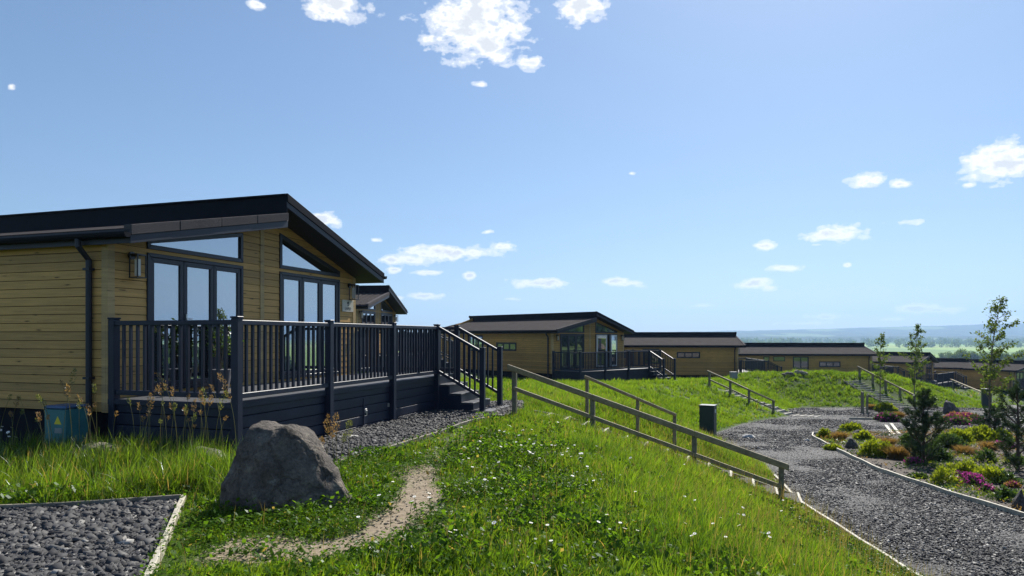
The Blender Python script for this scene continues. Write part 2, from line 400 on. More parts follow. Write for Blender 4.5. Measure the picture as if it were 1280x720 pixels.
def terrain(x, y):
    x = np.asarray(x, float); y = np.asarray(y, float)
    d = toe_dist(x, y); lo = zroad(x, y); diff = np.maximum(zup(x, y)-lo, 0.1)
    slope = 0.315+0.05*sstep(30, 44, y)
    h = np.where(d > 0, smin(diff, np.maximum(d, 0)*slope, 0.35), 0); h = np.maximum(h, 0)
    m = sstep(0.1, 1.5, d)*sstep(300, 90, y)
    lump = (fbm(x, y, 0.55, 3)-0.5)*0.22*m
    # keep the terrace by the near lodge level
    lump = lump*(1-0.8*sstep(1.0, -1.2, x)*sstep(20, 15, y))
    berm = 0.62*np.exp(-((d-6.5)/2.6)**2)*sstep(15, 19, x)*sstep(33.5, 27, x)*sstep(44, 49, y)*sstep(70, 60, y)
    berm = berm-0.55*np.exp(-((d-4.5)/4)**2)*sstep(28, 34, x)*sstep(44, 47, y)*sstep(64, 56, y)
    # low gravel mound in the planting bed
    berm = berm+0.42*np.exp(-(((x-3.1)/1.7)**2+((y-16.9)/1.3)**2))   # bank standing a little proud beside the first steps
    z = lo+h+lump+berm
    z = np.maximum(z, -30.0+0.0*z)
    return z
def tz(x, y): return float(terrain(np.array([x]), np.array([y]))[0])
def ray(px, py): return ((px-640)/F, (HY-py)/F)
def ground_at(px, py, y0=3.0, y1=130.0):
    rx, rz = ray(px, py)
    ys = np.geomspace(y0, y1, 1500); z = terrain(rx*ys, ys); b = np.nonzero(z >= rz*ys)[0]
    i = b[0] if len(b) else len(ys)-1
    Y = ys[i]
    return Vector((rx*Y, Y, float(z[i])))

PAD = [(-3.29, 6.77), (-9.5, 5.1), (-9.5, 1.0), (-1.14, 1.0)]
STRIP = [(-4.2, 8.35), (-2.32, 8.30), (-0.76, 12.8), (-0.20, 14.2), (0.25, 15.6), (0.3, 17.2), (-0.8, 17.6), (-1.6, 15.5), (-3.75, 9.0)]
DIRT = [(-0.75, 11.9), (-1.0, 10.4), (-1.08, 8.4), (-0.95, 6.6), (-1.1, 5.6), (-1.55, 5.28), (-2.08, 5.24)]
def inside(poly, x, y):
    x = np.asarray(x, float); y = np.asarray(y, float); r = np.zeros(x.shape, bool); n = len(poly)
    for i in range(n):
        (ax, ay), (bx, by) = poly[i], poly[(i+1) % n]
        c = ((ay > y) != (by > y)) & (x < (bx-ax)*(y-ay)/((by-ay) if by != ay else 1e-9)+ax)
        r ^= c
    return r
def poly_dist(pts, x, y):
    best = np.full(np.shape(x), 1e18)
    for (ax, ay), (bx, by) in zip(pts[:-1], pts[1:]):
        dx, dy = bx-ax, by-ay; t = np.clip(((x-ax)*dx+(y-ay)*dy)/(dx*dx+dy*dy), 0, 1)
        best = np.minimum(best, (x-ax-t*dx)**2+(y-ay-t*dy)**2)
    return np.sqrt(best)
def dirt_amount(x, y):
    w = 0.42+0.30*(fbm(x, y, 2.2, 9)-0.5)*2
    return np.clip(1.2-poly_dist(DIRT, x, y)/np.maximum(w, 0.1), 0, 1)*np.where(y > 8.6, 0.42, np.where(y > 7.4, 0.75, 1.0))
# planting beds (x, y) outlines
BED1 = [(11.45, 26.0), (10.3, 21.5), (9.36, 17.4), (9.05, 14.2), (8.99, 12.0), (8.95, 8), (9.0, 2), (30, 2), (30, 28.5), (16.0, 28.3), (13.0, 27.6)]
BED2 = [(17.4, 35.2), (21.0, 34.2), (23.0, 39.5), (21.5, 43.0), (19.2, 43.5), (17.8, 40.0)]
BED3 = [(22.0, 34.0), (25.5, 33.2), (26.3, 36.0), (24.6, 42.5), (22.6, 41.0)]

def axis(parts):
    out = []
    for a, b, st in parts:
        n = max(1, int(round((b-a)/st))); out.extend(list(a+(b-a)*np.arange(n)/n))
    return np.array(out)
xs = np.concatenate([-np.geomspace(9000, 12.5, 34), axis([(-12, -5, 0.3), (-5, 11, 0.16), (11, 40, 0.45), (40, 80, 1.2)]), np.geomspace(80, 9000, 40)])
ys = np.concatenate([-np.geomspace(400, 2.2, 16), axis([(-2, 3.5, 0.5), (3.5, 18, 0.16), (18, 36, 0.3), (36, 60, 0.45), (60, 120, 1.5)]), np.geomspace(120, 9000, 60)])
X, Y = np.meshgrid(xs, ys)
Z = terrain(X, Y)
# sink the ground slightly under sheets laid over it
dT = toe_dist(X, Y)
road_zone = (dT < 0.0) & (Y < 110) & (X < 85)
sheet = inside(PAD, X, Y) | inside(STRIP, X, Y)
Z = Z-np.where(road_zone & (dT < -0.4), 0.10, 0)-np.where(sheet, 0.03, 0)
nx, ny = len(xs), len(ys)
idx = np.arange(nx*ny).reshape(ny, nx)
q = np.stack([idx[:-1,:-1], idx[:-1,1:], idx[1:,1:], idx[1:,:-1]], -1).reshape(-1, 4)
g = np_mesh('ground', np.stack([X.ravel(), Y.ravel(), Z.ravel()], -1), q.ravel(), np.arange(len(q))*4, 'ground', smooth=True)
tag(g, kind='structure')
mask = np.zeros((nx*ny, 4), np.float32); mask[:, 3] = 1
mask[:, 0] = np.maximum(dirt_amount(X, Y), 0.75*((np.abs(dT) < 0.25) & (Y < 20))).ravel()
mask[:, 1] = sstep(240, 420, np.hypot(X, Y)).ravel()
ca = g.data.color_attributes.new('mask', 'FLOAT_COLOR', 'POINT'); ca.data.foreach_set('color', mask.ravel())

def nearest_on(pts, x, y):
    best = np.full(x.shape, 1e18); nx_ = x.copy(); ny_ = y.copy()
    for (ax, ay), (bx, by) in zip(pts[:-1], pts[1:]):
        dx, dy = bx-ax, by-ay; t = np.clip(((x-ax)*dx+(y-ay)*dy)/(dx*dx+dy*dy), 0, 1)
        px, py = ax+t*dx, ay+t*dy; d = (x-px)**2+(y-py)**2; u = d < best
        best = np.where(u, d, best); nx_ = np.where(u, px, nx_); ny_ = np.where(u, py, ny_)
    return nx_, ny_, np.sqrt(best)
def sheet_mesh(name, test, outlines, patches, mat, dz):
    """a sheet over the terrain whose rim is snapped to its outline"""
    va = []; vb = []; qs = []; off = 0; stv = []
    for (x0, x1, y0, y1, st) in patches:
        gx = np.arange(x0, x1+1e-6, st); gy = np.arange(y0, y1+1e-6, st); A, B = np.meshgrid(gx, gy)
        fc = test((A[:-1,:-1]+A[1:,1:])/2, (B[:-1,:-1]+B[1:,1:])/2)
        i = np.arange(A.size).reshape(A.shape)+off
        qs.append(np.stack([i[:-1,:-1], i[:-1,1:], i[1:,1:], i[1:,:-1]], -1)[fc])
        va.append(A.ravel()); vb.append(B.ravel()); stv.append(np.full(A.size, st)); off += A.size
    va = np.concatenate(va); vb = np.concatenate(vb); stv = np.concatenate(stv); qq = np.concatenate(qs)
    cnt = np.bincount(qq.ravel(), minlength=off); rim = (cnt > 0) & (cnt < 4)
    for pts in outlines:
        px, py, d = nearest_on(pts, va, vb); u = rim & (d < stv*0.9)
        va = np.where(u, px, va); vb = np.where(u, py, vb)
    used, inv = np.unique(qq.ravel(), return_inverse=True); a, b = va[used], vb[used]
    o = np_mesh(name, np.stack([a, b, terrain(a, b)+dz], -1), inv, np.arange(len(qq))*4, mat, smooth=True)
    return tag(o, kind='structure')
def closed(p): return list(p)+[p[0]]
sheet_mesh('gravel_road', lambda a, b: toe_dist(a, b) < 0, [list(map(tuple, TOE))], ((4, 30, -4, 30, 0.25), (4, 64, 30, 60, 0.5), (30, 84, 60, 96, 1.0)), 'gravel', 0.012)
sheet_mesh('gravel_pad', lambda a, b: inside(PAD, a, b), [closed(PAD)], ((-9.5, -1, 1, 7, 0.1),), 'pad_gravel', 0.006)
sheet_mesh('gravel_path', lambda a, b: inside(STRIP, a, b), [closed(STRIP)], ((-4.4, 1, 8, 18, 0.1),), 'gravel', 0.006)
sheet_mesh('planting_bed', lambda a, b: inside(BED1, a, b), [closed(BED1)], ((8.5, 30, 2, 45, 0.22),), 'bed_soil', 0.05)

# ------------------------------------------------------------------ lodges
W = 6.6; DECK = -0.075; BASE = -0.83
def clip_half(poly, a, b, c):
    # keep a*x+b*y+c >= 0
    out = []
    for i in range(len(poly)):
        p, q = poly[i], poly[(i+1) % len(poly)]
        dp = a*p[0]+b*p[1]+c; dq = a*q[0]+b*q[1]+c
        if dp >= -1e-9: out.append(p)
        if (dp > 1e-9 and dq < -1e-9) or (dp < -1e-9 and dq > 1e-9):
            t = dp/(dp-dq); out.append((p[0]+(q[0]-p[0])*t, p[1]+(q[1]-p[1])*t))
    return out
def area(p):
    return abs(sum(p[i][0]*p[(i+1) % len(p)][1]-p[(i+1) % len(p)][0]*p[i][1] for i in range(len(p))))/2
def clip_convex(poly, conv):
    for i in range(len(conv)):
        (x0, y0), (x1, y1) = conv[i], conv[(i+1) % len(conv)]
        poly = clip_half(poly, -(y1-y0), x1-x0, -(-(y1-y0)*x0+(x1-x0)*y0))
        if len(poly) < 3: return []
    return poly
def subtract(polys, conv):
    out = []
    for poly in polys:
        if area(clip_convex(poly, conv) or [(0, 0)]*3) < 1e-5: out.append(poly); continue
        rest = poly
        for i in range(len(conv)):
            (x0, y0), (x1, y1) = conv[i], conv[(i+1) % len(conv)]
            a, b = -(y1-y0), x1-x0; c = -(a*x0+b*y0)
            o = clip_half(rest, -a, -b, -c)
            if len(o) >= 3 and area(o) > 1e-5: out.append(o)
            rest = clip_half(rest, a, b, c)
            if len(rest) < 3: break
    return out
def clad(regions, openings, fn, name, parent, mat='siding', z0=-0.265, h=0.127, tilt=True):
    """weatherboards: fn(u, z, depth) with depth positive out of the wall"""
    mb = MB(); bk = MB()
    for reg in regions:
        us = [p[0] for p in reg]; zs = [p[1] for p in reg]
        polys = [reg]
        for o in openings: polys = subtract(polys, o)
        for p in polys: bk.prism(p, fn, -0.05, 0.0)
        k = 0
        while z0+k*h < max(zs):
            za, zb = z0+k*h+0.004, z0+(k+1)*h-0.0045
            row = clip_convex([(min(us)-1, za), (max(us)+1, za), (max(us)+1, zb), (min(us)-1, zb)], reg)
            k += 1
            if len(row) < 3: continue
            polys = [row]
            for o in openings: polys = subtract(polys, o)
            zc = za
            for p in polys:
                mb.prism(p, fn, 0.001, (lambda a, b, zc=zc: 0.025-0.007*(b-zc)/h))
    w = mb.build(name, mat, parent)
    bk.build('batten_backing', 'siding_gap', w)
    return w
def frame_ring(mb, outer, inner, fn, d0, d1):
    n = len(outer)
    for i in range(n):
        j = (i+1) % n
        mb.prism([outer[i], outer[j], inner[j], inner[i]], fn, d0, d1)
def inset(poly, t):
    n = len(poly); res = []
    ar = sum(poly[i][0]*poly[(i+1) % n][1]-poly[(i+1) % n][0]*poly[i][1] for i in range(n))
    sg = 1 if ar > 0 else -1
    lines = []
    for i in range(n):
        (x0, y0), (x1, y1) = poly[i], poly[(i+1) % n]; l = math.hypot(x1-x0, y1-y0)
        a, b = -(y1-y0)/l*sg, (x1-x0)/l*sg
        lines.append((a, b, -(a*x0+b*y0)-t))
    for i in range(n):
        a1, b1, c1 = lines[i-1]; a2, b2, c2 = lines[i]; D = a1*b2-a2*b1
        res.append(((b1*c2-b2*c1)/D, (a2*c1-a1*c2)/D))
    return res
def window(name, poly, fn, parent, t=0.065, mullions=0, fmat='frame', detail=True, open_leaf=None, doors=False):
    """a frame with its panes (and leaves, when it is a door) set into an opening"""
    mb = MB(); frame_ring(mb, poly, inset(poly, t), fn, -0.04, 0.048)
    fr = mb.build(name, fmat, parent, 0.006 if detail else 0)
    inn = inset(poly, t)
    u0 = min(p[0] for p in inn); u1 = max(p[0] for p in inn); z0 = min(p[1] for p in inn); z1 = max(p[1] for p in inn)
    n = mullions+1
    if n == 1 and not doors:
        pm = MB(); pm.prism(inset(poly, t-0.004), fn, 0.004, 0.012); pm.build('pane', 'glass', fr)
    else:
        wd = (u1-u0)/n
        for i in range(n):
            a, b = u0+i*wd+0.004, u0+(i+1)*wd-0.004
            leaf = [(a, z0+0.004), (b, z0+0.004), (b, z1-0.004), (a, z1-0.004)]
            st = 0.075 if doors else 0.045
            lm = MB(); frame_ring(lm, leaf, inset(leaf, st), fn, -0.02, 0.034)
            if doors and detail: lm.prism([(a+st, z0+0.86), (b-st, z0+0.86), (b-st, z0+0.93), (a+st, z0+0.93)], fn, -0.015, 0.03) if doors == 'mid' else None
            lm.build('door_leaf' if doors else 'sash', fmat, fr, 0.005 if detail else 0)
            pm = MB(); pm.prism(inset(leaf, st-0.003), fn, 0.004, 0.012); pm.build('pane', 'glass', fr)
            if doors and detail and i == 1:
                hm = MB(); hm.prism([(a+0.02, z0+1.0), (a+0.05, z0+1.0), (a+0.05, z0+1.14), (a+0.02, z0+1.14)], fn, 0.034, 0.06)
                hm.prism([(a+0.02, z0+1.05), (a+0.14, z0+1.05), (a+0.14, z0+1.075), (a+0.02, z0+1.075)], fn, 0.055, 0.072); hm.build('handle', 'steel', fr)
    return fr
def lantern(u, zt, fn, parent):
    mb = MB()
    # round wall plate and arm
    ring = [(u+0.058*math.cos(k*math.pi/8), zt-0.05+0.058*math.sin(k*math.pi/8)) for k in range(16)]
    mb.prism(ring, fn, 0.02, 0.055)
    mb.prism([(u-0.015, zt-0.05), (u+0.015, zt-0.05), (u+0.015, zt-0.02), (u-0.015, zt-0.02)], fn, 0.05, 0.14)
    la = mb.build('wall_lantern', 'black_metal', parent)
    c = MB(); h0, h1 = zt-0.37, zt-0.055; d0, d1 = 0.07, 0.23; a, b = u-0.08, u+0.08; t = 0.014
    for (p, q) in ((a, d0), (b-t, d0), (a, d1-t), (b-t, d1-t)):
        c.prism([(p, h0), (p+t, h0), (p+t, h1), (p, h1)], fn, q, q+t)
    c.prism([(a-.004, h1), (b+.004, h1), (b+.004, h1+0.022), (a-.004, h1+0.022)], fn, d0-.004, d1+.004)
    c.prism([(a-.002, h0-0.014), (b+.002, h0-0.014), (b+.002, h0), (a-.002, h0)], fn, d0-.002, d1+.002)
    c.build('lantern_cage', 'black_metal', la)
    gl = MB(); gl.prism([(u+0.03*math.cos(k*math.pi/5), h0+0.06+0.0*k) for k in range(0)] or [(u-0.028, h0+0.02), (u+0.028, h0+0.02), (u+0.028, h1-0.05), (u-0.028, h1-0.05)], fn, 0.122, 0.178)
    gl.build('lamp_glass', 'lamp_glass_white', la)

RZ = 3.30; PEAK = 3.43; LOWR = 3.07; EL = (-0.18, 2.316); ER = (6.95, 2.27)
def roof_left(x): return EL[1]+(x-EL[0])*(LOWR-EL[1])/(RZ-EL[0])
def roof_right(x): return PEAK+(x-RZ)*(ER[1]-PEAK)/(ER[0]-RZ)
def make_lodge(loc, rz, label, length=13.0, side_windows=(), near=False, open_door=False, group=None, siding='siding', sign=False, ribs=False):
    root = empty('timber_lodge', loc, rz, label, 'lodge', group)
    front = lambda u, z, d: (u, -d, z)
    side = lambda v, z, d: (-d, v, z)
    OV = 0.606; Lb = length+0.3
    TH = 0.20
    # openings on the gable
    dl = [(0.65, -0.03), (2.77, -0.03), (2.77, 2.08), (0.65, 2.08)]
    dr_ = [(3.82, -0.03), (5.95, -0.03), (5.95, 2.08), (3.82, 2.08)]
    gl = [(0.65, 2.137), (2.77, 2.137), (2.77, 2.68), (0.65, 2.28)]
    gr = [(3.82, 2.14), (5.95, 2.14), (5.95, 2.27), (3.82, 2.83)]
    zb = -0.265
    regL = [(0.0, zb), (RZ-0.05, zb), (RZ-0.05, roof_left(RZ-0.05)-0.16), (0.0, roof_left(0)-0.16)]
    regR = [(RZ+0.05, zb), (W, zb), (W, roof_right(W)-0.16), (RZ+0.05, roof_right(RZ+0.05)-0.16)]
    clad([regL, regR], [dl, dr_, gl, gr], front, 'gable_wall', root, siding)
    ops = [[(v0, z0), (v1, z0), (v1, z1), (v0, z1)] for (v0, v1, z0, z1, mul) in side_windows]
    clad([[(0.0, zb), (length, zb), (length, 2.14), (0.0, 2.14)]], ops, side, 'side_wall', root, siding)
    far = lambda v, z, d: (W+d, v, z)
    rear = lambda u, z, d: (u, length+d, z)
    mb = MB(); mb.prism([(0.0, zb), (length, zb), (length, 2.1), (0.0, 2.1)], far, -0.05, 0.02); mb.build('side_wall', siding, root)
    mb = MB(); mb.prism([(0, zb), (W, zb), (W, roof_right(W)-.16), (RZ, roof_right(RZ)-.16), (0, roof_left(0)-.16)], rear, -0.05, 0.02); mb.build('rear_wall', siding, root)
    # trims: corner boards and the batten up the middle
    for (x0, x1, y0, y1, z1) in ((-0.034, 0.085, -0.034, 0.0, 2.12), (W-0.085, W+0.034, -0.034, 0.0, roof_right(W)-0.17)):
        c = MB(); c.box(x0, x1, y0-0.002, 0.0, zb-0.01, z1)
        xo = x0 if x0 < 1 else x1-0.034
        c.box(xo, xo+0.034, 0.0, 0.085, zb-0.01, z1-0.03 if x0 < 1 else z1)
        c.build('corner_board', 'trim_wood', root, 0.004 if near else 0)
    c = MB(); c.box(RZ-0.055, RZ+0.055, -0.036, 0.0, zb, roof_left(RZ-.06)-0.16); c.build('batten', 'trim_wood', root, 0.004 if near else 0)
    # dark plinth
    p = MB(); p.box(0.03, W-0.03, 0.03, length-0.03, BASE-0.45, zb-0.002); p.build('plinth', 'ridge_band', root)
    # windows and doors
    for poly in (gl, gr): window('gable_window', poly, front, root, 0.07, 0, 'frame', near)
    window('patio_door', dl, front, root, 0.06, 2, 'frame', near, doors=True)
    if open_door:
        # the further door stands open: frame, fixed light and two white leaves folded out
        fr = MB(); frame_ring(fr, dr_, inset(dr_, 0.06), front, -0.04, 0.05); fo = fr.build('patio_door', 'frame', root)
        for (hx, ang, wdt) in ((3.9, R(52), 0.66), (5.87, R(162), 0.98)):
            ca, sa = math.cos(ang), math.sin(ang)
            lf = lambda a, z, d, hx=hx, ca=ca, sa=sa: (hx+a*ca+d*sa, -0.05-a*sa+d*ca, z)
            leaf = [(0, 0.03), (wdt, 0.03), (wdt, 2.02), (0, 2.02)]
            lm = MB(); frame_ring(lm, leaf, inset(leaf, 0.085), lf, -0.025, 0.025); lm.build('door_leaf', 'white_frame', fo)
            pm = MB(); pm.prism(inset(leaf, 0.082), lf, -0.004, 0.004); pm.build('pane', 'glass', fo)
    else:
        window('patio_door', dr_, front, root, 0.06, 2, 'frame', near, doors=True)
    for poly, (v0, v1, z0, z1, mul) in zip(ops, side_windows):
        window('window', poly, side, root, 0.06, mul, 'frame', near)
    # room behind the glass
    rm = MB(); rm.box(0.06, W-0.06, 4.2, 4.25, -0.08, 2.05); rm.build('room_wall', 'room', root)
    rm = MB(); rm.box(0.06, W-0.06, 0.06, 4.2, -0.12, -0.06); rm.build('room_floor', 'room_floor', root)
    # curtains drawn to the sides
    for (a, b) in ((0.70, 0.98), (2.30, 2.74), (3.86, 4.1), (5.40, 5.92)):
        cu = MB(); n = 14; yy = 0.16
        for i in range(n):
            x0 = a+(b-a)*i/n; x1 = a+(b-a)*(i+1)/n
            y0 = yy+0.03*math.sin(i*2.2); y1 = yy+0.03*math.sin((i+1)*2.2)
            cu.add([(x0, y0, 0.02), (x1, y1, 0.02), (x1, y1, 2.06), (x0, y0, 2.06)], [(0, 1, 2, 3)])
        cu.build('curtain', 'curtain', root, smooth=True)
    # roof: low near slope with ridge band, high far slope
    r = MB(); r.prism([(EL[0]+0.02, EL[1]-0.01), (RZ, LOWR), (RZ, LOWR-0.05), (EL[0]+0.02, EL[1]-0.06)], lambda a, b, d: (a, d, b), -OV+0.03, Lb)
    rl = r.build('roof_slope', 'roof_tile', root)
    # tile courses and ribs of the low slope
    tr_ = MB(); nrib = int((Lb+OV)/0.30); dz = (LOWR-EL[1])/(RZ-EL[0])
    if not ribs: nrib = 0
    for i in range(nrib):
        yy = -OV+0.1+i*0.30
        if near and i > 25: break
        tr_.add([(EL[0]+.02, yy-.05, EL[1]-.012), (EL[0]+.02, yy, EL[1]+0.024), (EL[0]+.02, yy+.05, EL[1]-.012), (RZ-.002, yy-.05, LOWR-.002), (RZ-.002, yy, LOWR+0.032), (RZ-.002, yy+.05, LOWR-.002)], [(0, 1, 4, 3), (1, 2, 5, 4), (0, 2, 1)])
    if tr_.v: tr_.build('tile_ribs', 'roof_tile', rl)
    r = MB(); r.prism([(RZ+0.002, PEAK), (ER[0]-.02, ER[1]+.006), (ER[0]-.02, ER[1]-.045), (RZ+0.002, PEAK-.05)], lambda a, b, d: (a, d, b), -OV+0.03, Lb); r.build('roof_slope', 'roof_tile', root)
    b = MB(); b.box(RZ-0.03, RZ, -OV+0.012, Lb, LOWR-0.1, PEAK-0.012); b.box(RZ-0.07, RZ+0.05, -OV+0.012, Lb, PEAK-0.012, PEAK+0.018); b.build('ridge_fascia', 'ridge_band', root)
    # soffits
    s = MB(); s.prism([(EL[0]+.03, EL[1]-TH), (RZ, LOWR-TH), (RZ, LOWR-TH+.02), (EL[0]+.03, EL[1]-TH+.02)], lambda a, b, d: (a, d, b), -OV+0.03, Lb-.02)
    s.prism([(RZ, PEAK-TH), (ER[0]-.03, ER[1]-TH), (ER[0]-.03, ER[1]-TH+.02), (RZ, PEAK-TH+.02)], lambda a, b, d: (a, d, b), -OV+0.03, Lb-.02)
    s.build('soffit', 'soffit', root)
    # barge boards on the gable: fascia below, gritty tile trim above
    for (ya, yb) in ((-OV, -OV+0.028), (Lb, Lb+0.028)):
        fl = MB(); fl.prism([(EL[0], EL[1]-.23), (RZ, LOWR-.24), (RZ, LOWR-.115), (EL[0], EL[1]-.115)], lambda a, b, d: (a, d, b), ya, yb)
        fo = fl.build('barge_board', 'fascia', root, 0.004 if near else 0)
        t = MB()
        nseg = 4
        for i in range(nseg):
            xa = EL[0]+(RZ-EL[0])*i/nseg+0.004; xb = EL[0]+(RZ-EL[0])*(i+1)/nseg-0.004
            t.prism([(xa, roof_left(xa)-.113), (xb, roof_left(xb)-.113), (xb, roof_left(xb)+.03), (xa, roof_left(xa)+.03)], lambda a, b, d: (a, d, b), ya-0.016-.003*(i % 2), yb+0.1)
        t.build('barge_tile', 'barge_tile', fo, 0.006 if near else 0)
        fl = MB(); fl.prism([(RZ-.03, PEAK-.235), (ER[0], ER[1]-.205), (ER[0], ER[1]-.10), (RZ-.03, PEAK-.13)], lambda a, b, d: (a, d, b), ya, yb)
        fo = fl.build('barge_board', 'fascia', root, 0.004 if near else 0)
        t = MB(); t.prism([(RZ-.03, PEAK-.128), (ER[0], ER[1]-.098), (ER[0], ER[1]+.028), (RZ-.03, PEAK+.03)], lambda a, b, d: (a, d, b), ya-0.016, yb+0.1)
        t.build('barge_tile', 'ridge_band', fo, 0.006 if near else 0)
    # eaves: fascia, gutter, downpipe
    f = MB(); f.box(EL[0]+.004, EL[0]+.03, -OV+.03, Lb, EL[1]-.22, EL[1]-.03); f.build('fascia', 'fascia', root)
    f = MB(); f.box(ER[0]-.03, ER[0]-.004, -OV+.03, Lb, ER[1]-.20, ER[1]-.03); f.build('fascia', 'fascia', root)
    for (gx, sgn) in ((EL[0], -1), (ER[0], 1)):
        gm = MB(); n = 7; prof = []
        for k in range(n+1):
            a = math.pi*k/n; prof.append((gx+sgn*(0.062-0.058*math.cos(a)), EL[1]-.085-.07*math.sin(a)))
        inn = [(x, z+0.008) for x, z in prof][::-1]
        poly = prof+inn
        for k in range(n):
            gm.prism([prof[k], prof[k+1], (prof[k+1][0], prof[k+1][1]+.007), (prof[k][0], prof[k][1]+.007)], lambda a, b, d: (a, d, b), -OV-.01, Lb)
        gm.prism(prof, lambda a, b, d: (a, d, b), -OV-.02, -OV-.008)
        gm.build('gutter', 'ridge_band', root)
    dpn = MB(); v = 0.27
    dpn.tube([(EL[0]-.062, v, EL[1]-.14), (EL[0]-.062, v, EL[1]-.24), (-0.075, v, EL[1]-.42), (-0.075, v, BASE-.2)], 0.042, 10)
    for zz in (1.75, 0.2): dpn.box(-0.125, -0.03, v-.06, v+.06, zz, zz+.035)
    dpn.build('downpipe', 'fascia', root)
    # lanterns by the doors
    lantern(0.37, 2.05, front, root); lantern(6.36, 2.03, front, root)
    if sign:
        sm = MB(); sm.prism([(6.04, 1.37), (6.51, 1.37), (6.51, 1.64), (6.04, 1.64)], front, 0.03, 0.05); so = sm.build('name_sign', 'sign_plate', root, 0.004)
        # small emblem: a crested bird over a bar, above the name
        em = MB()
        em.prism([(6.245, 1.555), (6.275, 1.535), (6.305, 1.55), (6.312, 1.585), (6.29, 1.61), (6.262, 1.6), (6.24, 1.59)], front, 0.0502, 0.053)
        em.prism([(6.25, 1.508), (6.305, 1.508), (6.300, 1.526), (6.255, 1.526)], front, 0.0502, 0.053); em.build('emblem', 'sign_ink', so)
        cu = bpy.data.curves.new('lettering', 'FONT'); cu.body = "LAPED"; cu.size = 0.088; cu.align_x = 'CENTER'; cu.extrude = 0.0012
        to = bpy.data.objects.new('lettering', cu); COL.objects.link(to); cu.materials.append(M['sign_ink'])
        dg_ = bpy.context.evaluated_depsgraph_get(); me_ = bpy.data.meshes.new_from_object(to.evaluated_get(dg_)); bpy.data.objects.remove(to)
        me_.materials.clear(); me_.materials.append(M['sign_ink']); to = bpy.data.objects.new('lettering', me_); COL.objects.link(to)
        to.parent = so; to.location = (6.275, -0.0515, 1.415); to.rotation_euler = (R(90), 0, 0)
    return root

